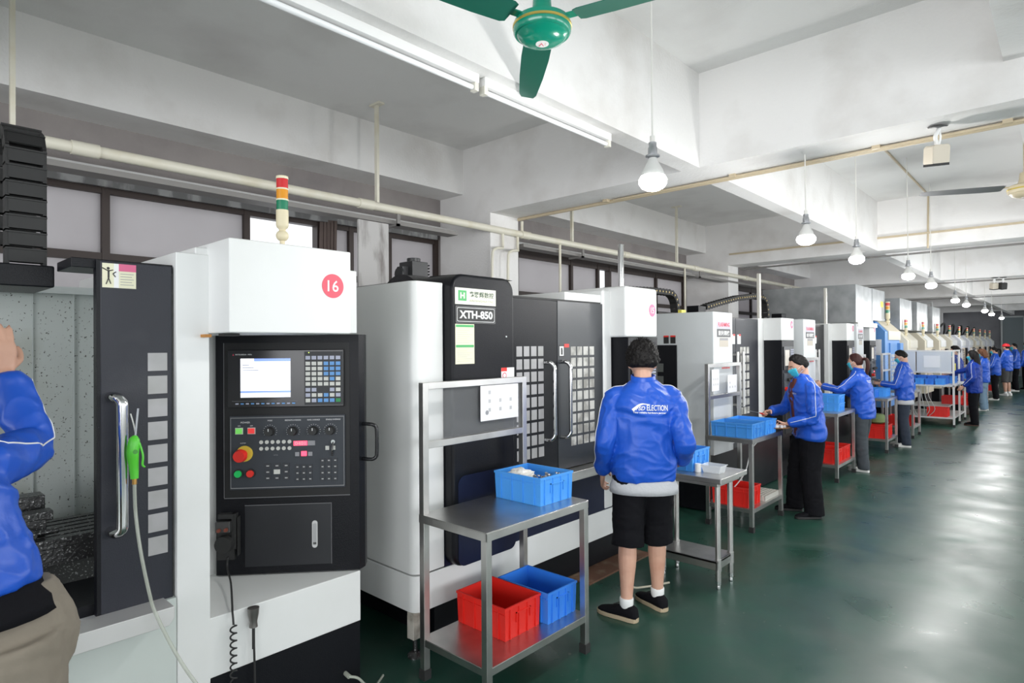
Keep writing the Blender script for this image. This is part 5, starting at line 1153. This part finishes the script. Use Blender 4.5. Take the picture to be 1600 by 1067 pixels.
A = lambda fx, fy: math.atan2(-fx, fy)          # heading angle so that local +y points along (fx, fy)
def to_local(loc, yaw, p):
    d = V(p)-V(loc); c, s = math.cos(-yaw), math.sin(-yaw); return (d.x*c-d.y*s, d.x*s+d.y*c, d.z)
# man in shorts, seen from behind
loc = (-1.985, 3.37, 0); yw = A(-.62, .78)
L = lambda *p: to_local(loc, yw, p)
f1, f2 = L(-2.03, 3.23, 0), L(-1.97, 3.50, 0)
person('person in blue jacket, black shorts and black shoes, standing with back to the camera', loc, yw, 1.70, .0060, hands=(L(-2.235, 3.29, .86), L(-1.83, 3.58, .94)),
       feet=((f1[0]+.0, f1[1], -.95), (f2[0], f2[1], -.55)), build=1.03, tb=1.1, trousers=black_c, shorts=True, shoe=black_c, sole=sole_m, mask=False, logo='back', seed=2, undertop=grey_c, jl=.84,
       head=(-.12, -.10), poles=((-.3, -.9, -.2), (.15, -.8, -.6)), curls=(.5, .7), wrists=(None, (-.3, .9, -.2)))
# masked man at the third bench
loc = (-1.92, 6.40, 0); yw = A(-.80, -.60)
person('person in open blue jacket and blue mask holding red scissors and a tray of parts', loc, yw, 1.58, .0066, hands=(L(-2.02, 6.18, .915), L(-2.26, 6.34, .985)) if False else (to_local(loc, yw, (-2.04, 6.17, .905)), to_local(loc, yw, (-2.28, 6.36, .99))),
       feet=((.12, .0, .1), (-.12, .05, -.1)) if False else ((-.14, .02, -.15), (.13, .10, .25)), head=(.0, -.36), lean=.12, build=1.34, trousers=black_c, shoe=black_c, sole=black_pr, hair='crop', logo='chest', shirt=maroon_c, seed=4,
       jl=.80, poles=((-.6, -.9, -.3), (.8, -.5, -.6)), curls=(.8, 1.2), palm=((.3, .2, 1), (-.7, .2, -.6)))
# woman with ponytail
loc = (-2.04, 9.06, 0); yw = A(-1, .1)
person('person with red-brown ponytail and mask reaching both arms towards the machine', loc, yw, 1.55, .0095, hands=(to_local(loc, yw, (-2.47, 8.78, 1.12)), to_local(loc, yw, (-2.40, 9.2, 1.05))), feet=((-.10, -.02, 0), (.10, .06, 0)),
       lean=.12, head=(.0, -.12), trousers=slate_c, shoe=wshoe, sole=wshoe, hair='pony', hairm=hair_r, logo='back', seed=6, jl=.76, curls=(.3, .3))
# man with a phone
loc = (-2.02, 11.62, 0); yw = A(-1, -.05)
person('person with short black hair and mask looking down at a phone in the hands', loc, yw, 1.57, .0095, hands=(to_local(loc, yw, (-2.32, 11.45, 1.02)), to_local(loc, yw, (-2.30, 11.75, .98))), feet=((-.10, -.02, -.1), (.10, .05, .1)),
       head=(0, -.40), lean=.03, trousers=navy_c, shoe=wshoe, sole=wshoe, hair='crop', logo='back', seed=8, jl=.82, undertop=grey_c, curls=(.6, .6), build=1.08)
# long-haired woman
loc = (-1.47, 15.4, 0); yw = A(-1, .15)
person('person with long dark hair, seen from the side in black trousers and dark slippers', loc, yw, 1.52, .011, hands=(to_local(loc, yw, (-1.62, 15.15, .80)), to_local(loc, yw, (-2.0, 15.62, 1.0))), feet=((-.10, -.02, 0), (.10, .03, 0)), trousers=black_c, shoe=black_c, sole=mat('dark_sole', (.08, .04, .03), .6), hair='long', seed=10, jl=.74, jm=jack_m2, head=(.2, -.1), build=1.08)
loc = (-1.93, 16.85, 0); yw = A(-1, -.3)
person('person with curly black hair mostly hidden behind the frosted board', loc, yw, 1.60, .012, feet=((-.10, 0, 0), (.10, 0, 0)), trousers=black_c, shoe=black_c, hair='short', seed=12, jl=.8, jm=jack_m2)
loc = (-1.62, 18.9, 0); yw = A(-1, .1)
person('person with brown bobbed hair and mask in pale blue jeans', loc, yw, 1.52, .012, feet=((-.10, 0, 0), (.10, 0, 0)), hands=((-.2, .3, .95), (.2, .3, .95)), trousers=jean_c, shoe=wshoe, hair='bob', hairm=hair_b, seed=13, jl=.78, head=(.1, -.25))
loc = (-1.66, 22.6, 0); yw = A(-1, .0)
person('person with dark ponytail and mask in black trousers and white shoes, far along the row', loc, yw, 1.55, .013, feet=((-.10, 0, 0), (.10, 0, 0)), hands=((-.2, .3, .95), (.2, .3, .95)), trousers=black_c, shoe=wshoe, hair='pony', seed=14, jl=.78, head=(0, -.2))
loc = (-1.52, 24.6, 0); yw = A(-.9, .4)
person('person wearing a red cap and grey shorts, far along the row', loc, yw, 1.64, .014, feet=((-.10, 0, 0), (.10, 0, 0)), hands=((-.2, .3, .95), (.2, .3, .95)), trousers=mat('grey_shorts', (.06, .06, .06), .8), shorts=True, shoe=wshoe, hair='crop', seed=15, cap=mat('red_cap', (.7, .02, .03), .6), mask=False, logo='back')
loc = (-1.45, 27.0, 0); yw = A(-.9, -.3)
person('person with short black hair and white mask right of the red cap', loc, yw, 1.64, .014, feet=((-.10, 0, 0), (.10, 0, 0)), hands=((-.2, .3, .95), (.2, .3, .95)), trousers=black_c, shoe=wshoe, hair='crop', seed=16, logo='back')
loc = (-1.18, 28.4, 0); yw = A(-.8, .6)
person('person in blue half hidden at the far right end of the row', loc, yw, 1.68, .014, feet=((-.10, 0, 0), (.10, 0, 0)), trousers=black_c, shoe=black_c, hair='short', seed=17, jm=jack_m)
# man at the far left edge, leaning into machine 16
loc = (-2.10, .19, 0); yw = A(-1, .0)
person('person in blue jacket and khaki trousers leaning into the open machine at the left edge', loc, yw, 1.74, .0068, hands=(to_local(loc, yw, (-2.60, -.05, 1.2)), to_local(loc, yw, (-2.60, .35, 1.60))), feet=((-.15, .0, 0), (.15, -.05, .1)),
       lean=.36, slean=-.26, tb=1.45, build=1.1, trousers=khaki_c, shoe=black_c, sole=sole_m, hair='short', mask=False, logo=None, seed=21, jl=1.03, undertop=black_c, poles=((-.5, -.9, -.3), (.25, -.3, -.9)), curls=(.3, .25), wrists=(None, (-.1, .1, 1)), palm=((1, 0, 0), (-.2, 1, 0)))
# things in hands
sc = thing('scissors', 'red-handled scissors pointed at the crate by the masked man', 'scissors')
M = Matrix.Translation((-2.33, 6.27, .975)) @ Matrix.Rotation(math.radians(8), 4, 'Y')
MB().prism([(-.02, .004), (-.14, .0015), (-.02, -.003)], -.001, .001, 'z').build('blade', steel, sc).data.transform(M); MB().prism([(-.02, .003), (-.135, -.001), (-.02, -.006)], .001, .003, 'z').build('blade', steel, sc).data.transform(M)
for s in (-1, 1):
    r_ = MB().tube([M @ V((.02+.022*math.cos(a), s*.018+.016*math.sin(a), 0)) for a in [2*math.pi*q/12 for q in range(13)]], .0045, n=6, sub=1); r_.tube([M @ V((-.02, 0, .001)), M @ V((.0, s*.014, .001))], .005, n=6).build('handle_ring', red_pl, sc, 'all')
ph = MB().box(-.036, .036, -.075, .075, -.004, .004).build('mobile_phone', mat('dark_phone', (.05, .05, .055), .25), None, bev=.003); ph.location = (-2.40, 11.47, 1.075); ph.rotation_euler = (.2, -.35, 1.5); tag(ph, 'dark phone held in front of the man at the blue machine', 'phone')
